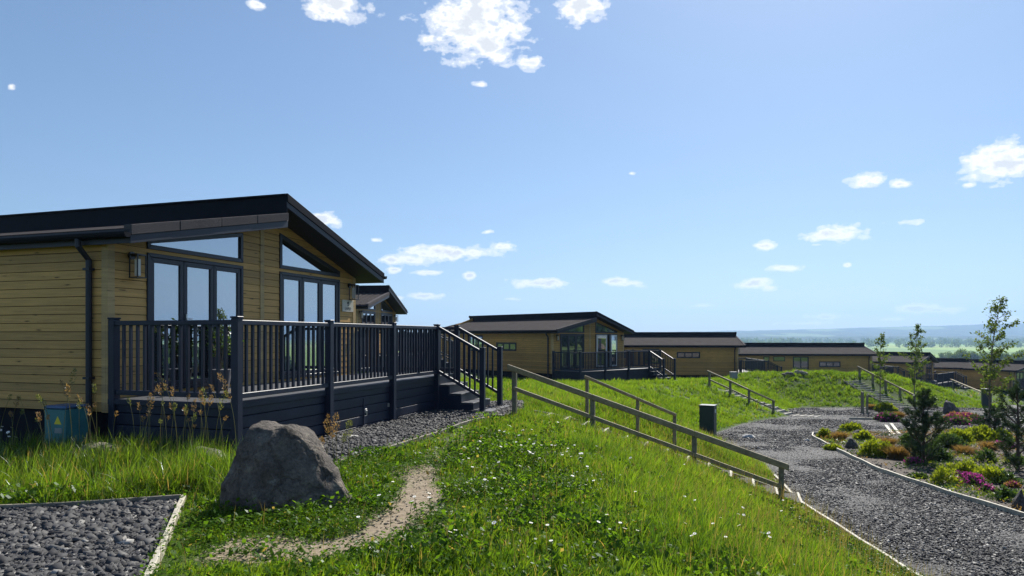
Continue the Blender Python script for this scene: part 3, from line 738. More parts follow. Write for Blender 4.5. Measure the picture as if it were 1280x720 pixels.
def make_deck(loc, rz, label, near=False, flip=False, group=None, skirt_z=BASE, stairs=True):
    root = empty('deck_terrace', loc, rz, label, 'deck', group)
    bv = 0.006 if near else 0
    def fx(x): return W-x if flip else x
    D = -2.16; XE = 7.55; XS = 6.40
    def B(mb, x0, x1, y0, y1, z0, z1): mb.box(fx(x0), fx(x1), y0, y1, z0, z1)
    # floor boards
    fl = MB(); n = 15; wdt = 2.16/n
    for i in range(n):
        B(fl, 0.0, XE, D+i*wdt+.003-.02, D+(i+1)*wdt-.003-.02, DECK-.028, DECK)
    fl.build('floor_boards', 'charcoal_floor', root)
    # skirt boards round three sides
    sk = MB(); zt = DECK-.03; hh = 0.168
    k = 0
    while zt-k*hh > skirt_z-.3:
        z1 = zt-k*hh; z0 = z1-hh+.010
        B(sk, .0, XS, D-.012-.006*0, D+.012, z0, z1)
        B(sk, XS, XE, D-.012, D+.012, z0, z1)
        B(sk, -.012, .012, D+.014, -.04, z0, z1); B(sk, XE-.012, XE+.012, D+.014, -.04, z0, z1)
        k += 1
    sk.build('skirt', 'charcoal', root, 0.008 if near else 0)
    bk = MB(); B(bk, .03, XE-.03, D+.03, D+.06, skirt_z-.3, DECK-.04); B(bk, .03, .06, D+.06, -.05, skirt_z-.3, DECK-.04); B(bk, XE-.06, XE-.03, D+.06, -.05, skirt_z-.3, DECK-.04); bk.build('skirt_backing', 'ridge_band', root)
    ed = MB(); B(ed, -.03, XE+.03, D-.045, D-.014, DECK-.075, DECK+.004); B(ed, -.045, -.014, D-.014, -.04, DECK-.075, DECK+.003); ed.build('edge_trim', 'charcoal', root, 0.005 if near else 0)
    T0, T1 = 0.965, 1.03; hp = 0.055
    def post(x, y, zb, zt):
        p = MB(); p.box(fx(x)-hp, fx(x)+hp, y-hp, y+hp, zb, zt); po = p.build('post', 'charcoal', root, 0.008 if near else 0)
        c = MB(); c.box(fx(x)-hp-.008, fx(x)+hp+.008, y-hp-.008, y+hp+.008, zt, zt+.022); c.build('post_cap', 'charcoal', po, 0.006 if near else 0)
    def panel(a, b, za=0.0, zb_=0.0):
        (x0, y0), (x1, y1) = a, b; x0, x1 = fx(x0), fx(x1)
        v = Vector((x1-x0, y1-y0, 0)); ln = v.length; v.normalize()
        p = Vector((x0, y0, za))+v*hp; q = Vector((x1, y1, zb_))-v*hp
        t = MB(); t.beam(p+Vector((0, 0, T0+.0325)), q+Vector((0, 0, T0+.0325)), 0.085, 0.065); tp = t.build('railing', 'charcoal', root, bv)
        bt = MB(); bt.beam(p+Vector((0, 0, 0.02)), q+Vector((0, 0, 0.02)), 0.06, 0.07); bt.build('bottom_rail', 'charcoal', tp, bv)
        n = max(2, int(round((ln-2*hp)/0.125))); m_ = MB()
        for i in range(1, n):
            c = p.lerp(q, i/n); r_ = 0.0175
            m_.box(c.x-r_, c.x+r_, c.y-r_, c.y+r_, c.z+0.05, c.z+T0+.004)
        m_.build('balusters', 'charcoal', tp)
    if near:
        ht = MB(); B(ht, 3.31, 3.35, D-.026, D-.013, -.78, -.30); hs = ht.build('hatch_cover_strip', 'charcoal', root, 0.003)
        lt = MB(); B(lt, 3.355, 3.42, D-.034, D-.013, -.56, -.49); B(lt, 3.372, 3.40, D-.05, D-.034, -.60, -.52); lt.build('latch', 'steel', hs, 0.004)
        lt = MB(); B(lt, 4.21, 4.26, D-.034, D-.013, -.54, -.47); lt.build('latch', 'steel', hs, 0.004)
    y = D-.0
    fp = [0.0, 2.17, 4.34, XS]
    for x in fp: post(x, D-.06, skirt_z-.15, 1.055)
    for a, b in zip(fp[:-1], fp[1:]): panel((a, D-.06), (b, D-.06))
    post(0.0, -.115, skirt_z-.15, 1.055); panel((0.0, D-.06), (0.0, -.115))
    post(XE, D-.06, skirt_z-.15, 1.055); post(XE, -.06, skirt_z-.15, 1.055); panel((XE, D-.06), (XE, -.06))
    panel((W+.06, -.06), (XE, -.06))
    # stair
    zs = [-.26, -.45, -.64]; st = MB()
    for i, z in enumerate(zs):
        y1 = D-.05-.28*i; y0 = y1-.30
        B(st, XS+.02, XE-.02, y0, y1, z-.04, z)
    st.build('stair_treads', 'charcoal_floor', root, bv)
    rs = MB()
    for i, z in enumerate([DECK]+zs):
        y1 = D-.048-.28*i+.0; zl = (zs+[skirt_z])[i]
        B(rs, XS+.03, XE-.03, y1-.02 if i else y1-.004, y1, zl+.002, z-.042)
    for xx in (XS+.0, XE-.03):
        # saw-tooth cheek boards
        for i, z in enumerate(zs):
            y1 = D-.05-.28*i; B(rs, xx, xx+.028, y1-.28, y1, skirt_z-.2, z-.042)
    rs.build('stair_risers', 'charcoal', root)
    pl = MB(); B(pl, XS-.1, XE+.1, D-1.35, D-.90, skirt_z-.12, skirt_z+.03); pl.build('bottom_step', 'charcoal_floor', root, bv)
    yb = D-1.134; dz = -0.51
    for xx in (XS, XE):
        post(xx, yb, skirt_z-.2, 1.055+dz)
        panel((xx, D-.06), (xx, yb), 0.0, dz)
    return root

def frame_from(corner, d, zero):
    return (corner[0], corner[1], zero), math.atan2(d[1], d[0])
# the near lodge
loc1, rz1 = frame_from((-5.75, 9.71), (0.309, 0.951), -0.816)
make_lodge(loc1, rz1, 'large timber lodge close by with a name sign and a tall glazed gable', 13.0, (), True, sign=True)
make_deck(loc1, rz1, 'large charcoal deck in front of the close lodge, with stairs down to the gravel', True)
# second lodge peeping out behind it
d2 = (0.1, 0.995); n2 = (0.995, -0.1)
pk = (-6.3, 35.0); c2 = (pk[0]-n2[0]*0.606-d2[0]*RZ, pk[1]-n2[1]*0.606-d2[1]*RZ)
loc2, rz2 = frame_from(c2, d2, -0.85)
make_lodge(loc2, rz2, 'lodge whose tiled roof and gable peep out from behind the close lodge', 12.0, (), group='timber lodges further off', siding='siding_far', ribs=True)
make_deck(loc2, rz2, 'railed deck of the lodge half hidden behind the close lodge', group='decks of the further lodges', skirt_z=-1.7)
# third lodge on the lawn with open patio doors
loc3, rz3 = frame_from((2.35, 40.0), (0.74, 0.67), -1.95)
make_lodge(loc3, rz3, 'lodge on the lawn with its white patio doors folded open onto a railed deck', 11.5,
           ((3.07, 4.96, 1.02, 1.55, 2), (6.32, 7.74, 0.95, 2.0, 1)), open_door=True, group='timber lodges further off', siding='siding_far')
make_deck(loc3, rz3, 'dark deck on the lawn in front of the lodge with open white doors', group='decks of the further lodges')
loc4, rz4 = frame_from((19.2, 58.0), (0.1, 0.995), -3.09)
make_lodge(loc4, rz4, 'long low lodge seen side on above the second steps, triple strip window in it', 13.5,
           ((3.15, 5.1, 1.2, 1.73, 2), (6.6, 8.0, 0.7, 2.0, 1), (8.9, 9.9, 1.2, 1.9, 0)), group='timber lodges further off', siding='siding_far')
make_deck(loc4, rz4, 'small deck at the gable end of the long side-on lodge above the second steps', flip=True, group='decks of the further lodges')
loc5, rz5 = frame_from((37.4, 71.0), (0.1, 0.995), -4.18)
make_lodge(loc5, rz5, 'long lodge behind the crest of the grassy mound, a square window in its brown side', 14.5,
           ((3.1, 5.25, 0.93, 1.52, 2), (6.3, 7.9, 0.68, 2.02, 1), (8.7, 9.9, 1.52, 2.02, 0), (10.3, 10.9, 1.45, 2.02, 0)), group='timber lodges further off', siding='siding_far')
make_deck(loc5, rz5, 'deck beyond the mound at the top of the long timber steps', flip=True, group='decks of the further lodges')
loc6, rz6 = frame_from((47.3, 80.0), (0.73, 0.68), -5.4)
make_lodge(loc6, rz6, 'lodge with a shaded dark gable behind the middle sapling', 12.0, (), group='timber lodges further off', siding='siding_far')
make_deck(loc6, rz6, 'shaded deck of the lodge behind the middle sapling', group='decks of the further lodges')
loc7, rz7 = frame_from((60.2, 90.0), (0.42, 0.91), -6.5)
make_lodge(loc7, rz7, 'low lodge beside the tall sapling, its plain brown side wall under a grey roof', 12.0, (), group='timber lodges further off', siding='siding_far')
make_deck(loc7, rz7, 'deck at the end of the low lodge by the tall sapling', group='decks of the further lodges')
loc8, rz8 = frame_from((62.0, 84.5), (0.92, 0.39), -6.55)
make_lodge(loc8, rz8, 'lowest lodge of the row, showing its glazed gable above the dark pine', 12.0, (), group='timber lodges further off', siding='siding_far')
make_deck(loc8, rz8, 'deck of the lowest lodge, half hidden by the pine', group='decks of the further lodges')

# ------------------------------------------------------------------ grass
def blades(px, py, pz, h, w, lean, tone, dry, seg=3, fan=None):
    """tapered bent blades as one array of strips: returns verts, loops, starts, tone, dry"""
    n = len(px); ang = rng.uniform(0, 2*np.pi, n); la = rng.uniform(0, 2*np.pi, n) if fan is None else fan+rng.normal(0, .5, n)
    # wind leans the grass a little to +x
    lx = np.cos(la)*lean+0.07; ly = np.sin(la)*lean-0.01
    cx, cy_ = np.cos(ang)*w/2, np.sin(ang)*w/2
    rows = []
    ts = [0.0, 0.38, 0.74, 1.0][:seg+1] if seg == 3 else [0.0, 0.55, 1.0]
    wd = {0.0: 1.0, 0.38: 0.95, 0.74: 0.6, 0.55: 0.85, 1.0: 0.0}
    for t in ts:
        bx = px+lx*h*t*t; by = py+ly*h*t*t; bz = pz+h*(t-0.25*lean*t*t)
        if t < 1:
            rows.append(np.stack([bx-cx*wd[t], by-cy_*wd[t], bz], -1)); rows.append(np.stack([bx+cx*wd[t], by+cy_*wd[t], bz], -1))
        else: rows.append(np.stack([bx, by, bz], -1))
    k = len(rows); V = np.stack(rows, 1).reshape(-1, 3); base = (np.arange(n)*k)[:, None]
    ql = []; 
    ns = len(ts)-1
    pat = []; st = []; c = 0
    for s_ in range(ns-1):
        pat += [2*s_, 2*s_+1, 2*s_+3, 2*s_+2]; st.append(c); c += 4
    pat += [2*(ns-1), 2*(ns-1)+1, 2*ns]; st.append(c); c += 3
    loops = (base+np.array(pat)[None, :]).ravel(); starts = (np.arange(n)[:, None]*c+np.array(st)[None, :]).ravel()
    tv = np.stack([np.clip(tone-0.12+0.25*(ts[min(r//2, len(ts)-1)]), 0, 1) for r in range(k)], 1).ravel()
    return V, loops, starts, tv, np.repeat(dry, k)
def leaflets(px, py, pz, size, tone, dry, tilt=0.5):
    """small diamond leaves lying roughly flat"""
    n = len(px); a = rng.uniform(0, 2*np.pi, n); e1 = np.stack([np.cos(a), np.sin(a), rng.uniform(-tilt, tilt, n)], -1)
    e2 = np.stack([-np.sin(a), np.cos(a), rng.uniform(-tilt, tilt, n)], -1); P = np.stack([px, py, pz], -1)
    s = size[:, None]
    V = np.stack([P-e1*s, P-e2*s*0.62+e1*s*0.15, P+e1*s, P+e2*s*0.62+e1*s*0.15], 1).reshape(-1, 3)
    loops = np.arange(4*n); starts = np.arange(n)*4
    return V, loops, starts, np.repeat(tone, 4), np.repeat(dry, 4)
def join(parts):
    V = []; Lp = []; S = []; T = []; D = []; vo = lo = 0
    for v, l, s, t, d in parts:
        V.append(v); Lp.append(l+vo); S.append(s+lo); T.append(t); D.append(d); vo += len(v); lo += len(l)
    return np.concatenate(V), np.concatenate(Lp), np.concatenate(S), np.concatenate(T), np.concatenate(D)
DK = [(-5.9, 9.6), (-3.66, 8.95), (-1.35, 16.1), (-0.3, 16.0), (0.15, 17.2), (-2.2, 18.0), (-3.0, 16.6)]
def no_grass(x, y):
    r = inside(PAD, x, y) | inside(STRIP, x, y) | inside([(-3.72, 9.02), (-5.8, 9.75), (-19, 14), (-17, 21), (-3.5, 17), (-1.3, 16.3)], x, y)
    return r
def in_view(x, y, m=0.14):
    # keeps what the photo and a step to the side can see
    return (np.abs(x/np.maximum(y, 0.1)) < 0.75+m+1.2/np.maximum(y, 1)) & (y > 2.2)
def grass_points(n, x0, x1, y0, y1, dens=None):
    x = rng.uniform(x0, x1, n); y = rng.uniform(y0, y1, n)
    k = in_view(x, y) & (toe_dist(x, y) > 0.10+0.18*(vnoise(x, y, 3, 5)-0.3)) & ~no_grass(x, y)
    k &= rng.uniform(0, 1, n) > dirt_amount(x, y)*1.08*(0.55+0.8*vnoise(x, y, 4, 6))
    if dens is not None: k &= rng.uniform(0, 1, n) < dens(x, y)
    return x[k], y[k]
def tall_zone(x, y):
    # uncut grass along the pad and the deck; shorter turf and clover by the boulder and worn path
    a = sstep(-2.3, -3.1, x)*sstep(6.4, 7.0, y)*sstep(9.6, 9.0, y)
    b = sstep(0.0, 1.6, x)
    cl = fbm(x, y, 0.5, 21)
    return np.clip(0.30+0.7*np.maximum(a, b*0.9)+0.5*(cl-0.5), 0.15, 1.2)
parts = []
def gpt(px, py): p = ground_at(px, py); return p.x, p.y
za, zb_, zc, zd = gpt(886, 485), gpt(966, 516.5), gpt(1073.5, 472), gpt(1142, 506)
STEPZ = [(0.65, 15.0, 5.5, 13.4, 0.42, 0.28), (za[0]+.4, za[1]+.9, zb_[0]+1.9, zb_[1]+.1, 0.75, 0.06), (zc[0], zc[1]-1.1, zd[0], zd[1]-1.1, 0.9, 0.05)]   # worn step flights
def step_zone(x, y):
    k = np.ones(np.shape(x))
    for (ax, ay, bx, by, hw, kp) in STEPZ:
        d = poly_dist([(ax, ay), (bx, by)], x, y); k = np.where(d < hw, kp, k)
    return k
def add_blades(n, x0, x1, y0, y1, hmin, hmax, w, dens=None, dry=0.05, seg=3, tuft=14):
    # tufts: a centre with a share of blades fanning out of it
    nt_ = n//tuft
    cx_, cy_ = grass_points(nt_, x0, x1, y0, y1, dens)
    k = rng.uniform(0, 1, len(cx_)) < step_zone(cx_, cy_)*np.clip(0.42+1.15*fbm(cx_, cy_, 1.1, 91), 0, 1); cx_, cy_ = cx_[k], cy_[k]
    m_ = len(cx_); cnt = rng.integers(tuft//3, int(tuft*1.8), m_); ii = np.repeat(np.arange(m_), cnt); N_ = len(ii)
    size = rng.lognormal(0, 0.38, m_)
    rad = (0.022+0.0016*cy_)*np.sqrt(size); a = rng.uniform(0, 2*np.pi, N_); rr = np.abs(rng.normal(0, 0.75, N_))
    x = cx_[ii]+np.cos(a)*rr*rad[ii]; y = cy_[ii]+np.sin(a)*rr*rad[ii]
    ok = (toe_dist(x, y) > 0.08) & ~no_grass(x, y); x, y, ii, a, rr = x[ok], y[ok], ii[ok], a[ok], rr[ok]
    td = toe_dist(x, y); zone = tall_zone(x, y)
    edge = 0.32+0.68*sstep(0.2, 2.4, td)
    edge = np.where(y > 16, 0.6+0.4*edge, edge)
    pad_e = 0.35+0.65*sstep(0.05, 0.5, poly_dist([(-3.29, 6.77), (-1.14, 1.0)], x, y)); strip_e = 0.4+0.6*sstep(0.05, 0.45, poly_dist([(-2.32, 8.3), (-0.76, 12.8), (-0.2, 14.2)], x, y))
    dirt_e = 1-0.75*np.clip(dirt_amount(x, y)*1.4, 0, 1)
    h = rng.uniform(hmin, hmax, len(x))*(0.42+0.72*zone)*np.clip(size[ii], 0.45, 1.9)*edge*pad_e*strip_e*dirt_e*np.where(y < 20, 0.52+0.012*np.clip(y-5, 0, 10)+0.12*sstep(-2.4, -3.0, x), 0.8)*(0.72+0.55*vnoise(x, y, 1.3, 12))
    z = terrain(x, y)-0.02
    tt = rng.normal(0, 0.20, m_)
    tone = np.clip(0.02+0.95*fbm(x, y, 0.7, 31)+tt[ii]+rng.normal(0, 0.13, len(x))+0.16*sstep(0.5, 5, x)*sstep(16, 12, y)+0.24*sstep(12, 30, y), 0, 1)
    dr = np.where(rng.uniform(0, 1, len(x)) < dry*(0.4+1.8*vnoise(x, y, 0.8, 40)), rng.uniform(0.3, 0.95, len(x)), 0.0)
    ww = w*rng.uniform(0.55, 1.4, len(x))*np.where(rng.uniform(0, 1, m_) < 0.14, 1.9, 1.0)[ii]
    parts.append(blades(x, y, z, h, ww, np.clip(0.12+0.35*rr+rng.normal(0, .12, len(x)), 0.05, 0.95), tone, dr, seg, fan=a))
add_blades(200000, -6.5, -1.5, 4.0, 9.6, 0.13, 0.34, 0.0060)
add_blades(430000, -2.2, 5.6, 3.6, 10.5, 0.10, 0.30, 0.0066)
add_blades(270000, -1.6, 7.5, 10.0, 18.0, 0.11, 0.30, 0.0095)
add_blades(210000, -3.0, 11.5, 17.0, 34.0, 0.10, 0.25, 0.0145, seg=2, dry=0.03)
add_blades(170000, -1.0, 19.0, 30.0, 48.0, 0.10, 0.24, 0.021, seg=2, dry=0.02)
add_blades(240000, 14.0, 37.0, 44.0, 62.0, 0.10, 0.25, 0.024, seg=2, dry=0.015)
add_blades(26000, 12.0, 60.0, 60.0, 84.0, 0.15, 0.32, 0.05, seg=2)
add_blades(34000, -9.0, 1.0, 17.0, 36.0, 0.12, 0.30, 0.02, seg=2)
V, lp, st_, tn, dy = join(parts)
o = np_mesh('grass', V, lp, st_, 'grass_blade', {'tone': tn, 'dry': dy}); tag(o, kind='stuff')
# clover and broad weeds low in the turf
def clover_d(x, y): return sstep(0.46, 0.60, fbm(x, y, 0.9, 61))*(1-0.6*sstep(0.6, 3.2, x+0.35*(y-5)))+0.12
x, y = grass_points(260000, -4.2, 5.0, 3.6, 10.5, clover_d)
h = rng.uniform(0.02, 0.12, len(x))*(0.5+0.9*vnoise(x, y, 2.0, 14))
P1 = leaflets(x, y, terrain(x, y)+h, rng.uniform(0.009, 0.020, len(x)), np.clip(0.12+0.6*fbm(x, y, 1.3, 33)+rng.normal(0, 0.15, len(x)), 0, 1), np.where(rng.uniform(0, 1, len(x)) < 0.02, 0.6, 0.0))
o = np_mesh('clover_foliage', *P1[:3], 'clover_leaf', {'tone': P1[3], 'dry': P1[4]}); tag(o, kind='stuff')
x, y = grass_points(150000, -5.5, 6.0, 3.8, 13.0, lambda a, b: 0.10+0.9*sstep(0.44, 0.62, fbm(a, b, 1.4, 67)))
td = toe_dist(x, y); h = rng.uniform(0.03, 0.17, len(x))*(0.45+0.9*vnoise(x, y, 1.7, 15))*(0.5+0.5*sstep(0.3, 2, td))
P2 = leaflets(x, y, terrain(x, y)+h, rng.uniform(0.012, 0.030, len(x)), np.clip(0.05+0.75*fbm(x, y, 1.0, 35)+rng.normal(0, 0.2, len(x)), 0, 1), np.where(rng.uniform(0, 1, len(x)) < 0.03, 0.7, 0.0), 1.1)
o = np_mesh('meadow_weed_foliage', *P2[:3], 'clover_leaf', {'tone': P2[3], 'dry': P2[4]}); tag(o, kind='stuff')
# thin flowering stems among the grass: one mass of tiny brownish heads
x, y = grass_points(17000, -5.8, 7.0, 4.5, 22.0, lambda a, b: 0.25+0.75*sstep(0.5, 3, a))
z = terrain(x, y); h = rng.uniform(0.22, 0.46, len(x))*(0.5+0.6*tall_zone(x, y))
S1_ = blades(x, y, z, h, np.full(len(x), 0.004), rng.uniform(0.05, 0.3, len(x)), rng.uniform(0.2, 0.8, len(x)), rng.uniform(0.2, 0.9, len(x)))
o = np_mesh('meadow_grass_stems', *S1_[:3], 'stalk_green', {'tone': S1_[3], 'dry': S1_[4]}); tag(o, kind='stuff')

# ------------------------------------------------------------------ loose slate
CH = np.array([(-1,-1,-1),(1,-1,-1),(1,1,-1),(-1,1,-1),(-1,-1,1),(1,-1,1),(1,1,1),(-1,1,1)], float)
CF = np.array([(0,3,2,1),(4,5,6,7),(0,1,5,4),(1,2,6,5),(2,3,7,6),(3,0,4,7)])
def chips(name, x, y, size, dz=0.0, mat='slate_chip', light=0.0, patch=0.0):
    n = len(x); s = size[:, None]*np.stack([rng.uniform(0.7, 1.5, n), rng.uniform(0.5, 1.0, n), rng.uniform(0.18, 0.5, n)], -1)/2
    V = CH[None]*(1+rng.uniform(-0.38, 0.38, (n, 8, 3)))*s[:, None, :]
    # random rotation
    a = rng.uniform(0, 2*np.pi, n); b = rng.normal(0, 0.45, n); c = rng.normal(0, 0.45, n)
    def rot(V, ang, i, j):
        ca, sa = np.cos(ang)[:, None], np.sin(ang)[:, None]; p, q_ = V[..., i].copy(), V[..., j].copy()
        V[..., i] = p*ca-q_*sa; V[..., j] = p*sa+q_*ca
    rot(V, b, 0, 2); rot(V, c, 1, 2); rot(V, a, 0, 1)
    z = terrain(x, y)+dz+size*0.12+rng.uniform(0, 1, n)*size*0.25
    V = V+np.stack([x, y, z], -1)[:, None, :]
    loops = (np.arange(n)[:, None, None]*8+CF[None]).ravel(); starts = np.arange(n*6)*4
    tone = np.repeat(np.clip(rng.beta(2, 2.6, n)+patch*2.2*(fbm(x, y, 0.45, 77)-.5)+light*(rng.uniform(0, 1, n) < 0.15), 0, 1), 8)
    o = np_mesh(name, V.reshape(-1, 3), loops, starts, mat, {'tone': tone}); tag(o, kind='stuff'); return o
x = rng.uniform(-6, -1, 110000); y = rng.uniform(3.6, 6.8, 110000); k = inside(PAD, x, y) & in_view(x, y); x, y = x[k], y[k]
chips('slate_gravel', x, y, rng.uniform(0.015, 0.050, len(x))*np.where(rng.uniform(0, 1, len(x)) < 0.05, 1.7, 1), 0.01, light=0.25)
x = rng.uniform(-4.2, 0.4, 60000); y = rng.uniform(8.3, 17.6, 60000); k = inside(STRIP, x, y); x, y = x[k], y[k]
chips('slate_gravel', x, y, rng.uniform(0.02, 0.065, len(x)), 0.01)
x = rng.uniform(4.9, 34, 1100000); y = 6+42*rng.uniform(0, 1, 1100000)**1.5; dd = toe_dist(x, y)
k = (dd < -0.05) & ~inside(BED1, x, y) & in_view(x, y) & (rng.uniform(0, 1, len(x)) > np.clip(0.55*sstep(14, 26, y)+0.3*sstep(26, 45, y), 0, 1)) & (y < 47.5); x, y = x[k], y[k]
# thinner on the driven tracks
tr = np.abs(((-toe_dist(x, y))-1.0)) < 0.35; tr |= np.abs(((-toe_dist(x, y))-2.6)) < 0.35
k = rng.uniform(0, 1, len(x)) > 0.6*tr*np.clip(0.2+vnoise(x, y, 0.9, 3), 0, 1); x, y = x[k], y[k]
chips('slate_gravel', x, y, rng.uniform(0.014, 0.038, len(x))*(0.7+0.028*y)*(1.25-0.75*sstep(.45, .65, fbm(x, y, 0.45, 77))), 0.006, light=0.7, patch=0.5)
x = rng.uniform(8.9, 24, 9000); y = rng.uniform(9, 28.5, 9000); k = inside(BED1, x, y) & in_view(x, y); x, y = x[k], y[k]
chips('slate_gravel', x, y, rng.uniform(0.02, 0.06, len(x)), 0.05)

x = rng.uniform(-3, -0.3, 4200); y = rng.uniform(4.9, 11.5, 4200); k = (dirt_amount(x, y) > .25) & ~no_grass(x, y); x, y = x[k], y[k]
chips('path_grit_gravel', x, y, rng.uniform(0.005, 0.022, len(x)), 0.0, 'sand_chip')
# ------------------------------------------------------------------ timber edgings
def edging(pts, w=0.035, h=0.10, dz=0.05, mat='edging_wood', label='', step=0.5, group='timber edging boards'):
    P = []
    for (a, b) in zip(pts[:-1], pts[1:]):
        n = max(1, int(math.hypot(b[0]-a[0], b[1]-a[1])/step))
        for i in range(n): P.append((a[0]+(b[0]-a[0])*i/n, a[1]+(b[1]-a[1])*i/n))
    P.append(pts[-1]); mb = MB()
    prev = None; ring = []
    for i, p in enumerate(P):
        q0 = P[max(i-1, 0)]; q1 = P[min(i+1, len(P)-1)]
        d = Vector((q1[0]-q0[0], q1[1]-q0[1], 0)).normalized(); s = Vector((-d.y, d.x, 0))*w/2
        z = tz(*p)+dz+0.006*math.sin(i*1.7); c = Vector((p[0], p[1], z))
        ring.append([tuple(c-s-Vector((0, 0, h))), tuple(c+s-Vector((0, 0, h))), tuple(c+s), tuple(c-s)])
    mb.v = [v for r in ring for v in r]
    for i in range(len(ring)-1):
        for k in range(4): mb.f.append((i*4+k, i*4+(k+1) % 4, (i+1)*4+(k+1) % 4, (i+1)*4+k))
    mb.f.append((3, 2, 1, 0)); e = (len(ring)-1)*4; mb.f.append((e, e+1, e+2, e+3))
    o = mb.build('timber_edging', mat, None, 0.004)
    return tag(o, label, 'edging', group)
edging([(-9.4, 5.12), (-3.29, 6.78)], 0.03, 0.16, 0.075, 'edging_dull', 'thin dull edging board between the dark slate pad and the long grass')
edging([(-3.27, 6.80), (-1.16, 1.2)], 0.045, 0.16, 0.075, 'edging_wood', 'pale weathered edging board along the open side of the slate pad')
edging([(-2.30, 8.36), (-0.76, 12.8), (-0.2, 14.2)], 0.04, 0.12, 0.06, 'edging_dull', 'timber edging between the gravel strip by the deck and the lawn')
edging([(5.02, 5), (5.08, 8.7), (5.60, 13.4), (5.95, 14.8), (6.3, 16.4)], 0.05, 0.14, 0.06, 'edging_wood', 'long pale edging board at the foot of the grass bank beside the road')
edging([(9.0, 5), (8.99, 12.0), (9.05, 14.2), (9.36, 17.4), (10.3, 21.5), (11.4, 25.9), (12.0, 27.2), (13.0, 27.6)], 0.05, 0.14, 0.11, 'edging_wood', 'pale edging board round the front planting bed beside the road')
edging([(17.4, 35.2), (20.8, 34.3)], 0.07, 0.14, 0.12, 'edging_wood', 'short pale edging board in front of the small pink flower bed')
edging([(25.5, 33.3), (26.2, 36.0), (24.6, 42.4)], 0.07, 0.14, 0.12, 'edging_wood', 'pale edging board beside the pink bed below the dark round boulder')
for (a, b, lab) in (((1107, 533), (1117, 545), 'short pale timber lying on the gravel behind the front bed'), ((1114, 531), (1124, 544), 'second short pale timber lying on the gravel, closer to the pine')):
    p, q_ = ground_at(*a), ground_at(*b); edging([(p.x, p.y), (q_.x, q_.y)], 0.12, 0.1, 0.07, 'edging_wood', lab)

# ------------------------------------------------------------------ handrails and steps
def handrail(posts, h_list, label, rail=(0.06, 0.12), low=True, pw=0.095, over=0.12, low_drop=0.47, group='timber handrails beside the steps'):
    """posts: (x, y) ; h_list: z of the rail top at each post"""
    root = empty('timber_handrail', (posts[0][0], posts[0][1], tz(*posts[0])), 0, label, 'handrail', group)
    o = Vector(root.location)
    tops = [Vector((p[0], p[1], z)) for p, z in zip(posts, h_list)]
    d0 = (tops[1]-tops[0]).normalized(); d1 = (tops[-1]-tops[-2]).normalized()
    mb = MB(); A = tops[0]-d0*over-o-Vector((0, 0, rail[1]/2)); B_ = tops[-1]+d1*over-o-Vector((0, 0, rail[1]/2))
    pts = [A]+[t-o-Vector((0, 0, rail[1]/2)) for t in tops[1:-1]]+[B_]
    for a, b in zip(pts[:-1], pts[1:]): mb.beam(a, b, rail[0], rail[1])
    mb.build('rail', 'rail_wood', root, 0.014)
    if low:
        mb = MB(); dn = Vector((0, 0, low_drop))
        for a, b in zip(tops[:-1], tops[1:]): mb.beam(a-o-dn, b-o-dn, 0.045, 0.085)
        mb.build('lower_rail', 'rail_wood', root, 0.008)
    yaw = math.atan2(tops[-1].y-tops[0].y, tops[-1].x-tops[0].x)
    for t in tops:
        g_ = tz(t.x, t.y)-0.25; mb = MB(); hw = pw/2; ca, sa = math.cos(yaw), math.sin(yaw)
        # posts stand on the far side of the rail
        c = Vector((t.x+sa*-0.075, t.y+ca*0.075, 0))-o
        q_ = [(c.x+ca*a-sa*b, c.y+sa*a+ca*b) for a, b in ((-hw, -hw), (hw, -hw), (hw, hw), (-hw, hw))]
        mb.prism(q_, lambda a, b, d: (a, b, d), g_-o.z, t.z-0.035-o.z); mb.build('post', 'post_wood', root, 0.006)
    return root
def on_line(s): return (0.03+0.951*s, 14.5-0.309*s)
S1 = [0.0, 1.69, 3.715, 5.31]
handrail([on_line(s) for s in S1], [-0.640-0.326*s for s in S1], 'long weathered handrail in front, coming down the bank toward the road', over=0.14)
S2 = [1.325, 2.45, 3.24]
handrail([(on_line(s)[0]+0.37, on_line(s)[1]+1.14) for s in S2], [-0.885-0.398*(s-1.325) for s in S2], 'short thin handrail on the far side of the nearest steps', rail=(0.05, 0.07), low=False, pw=0.07, over=0.05)
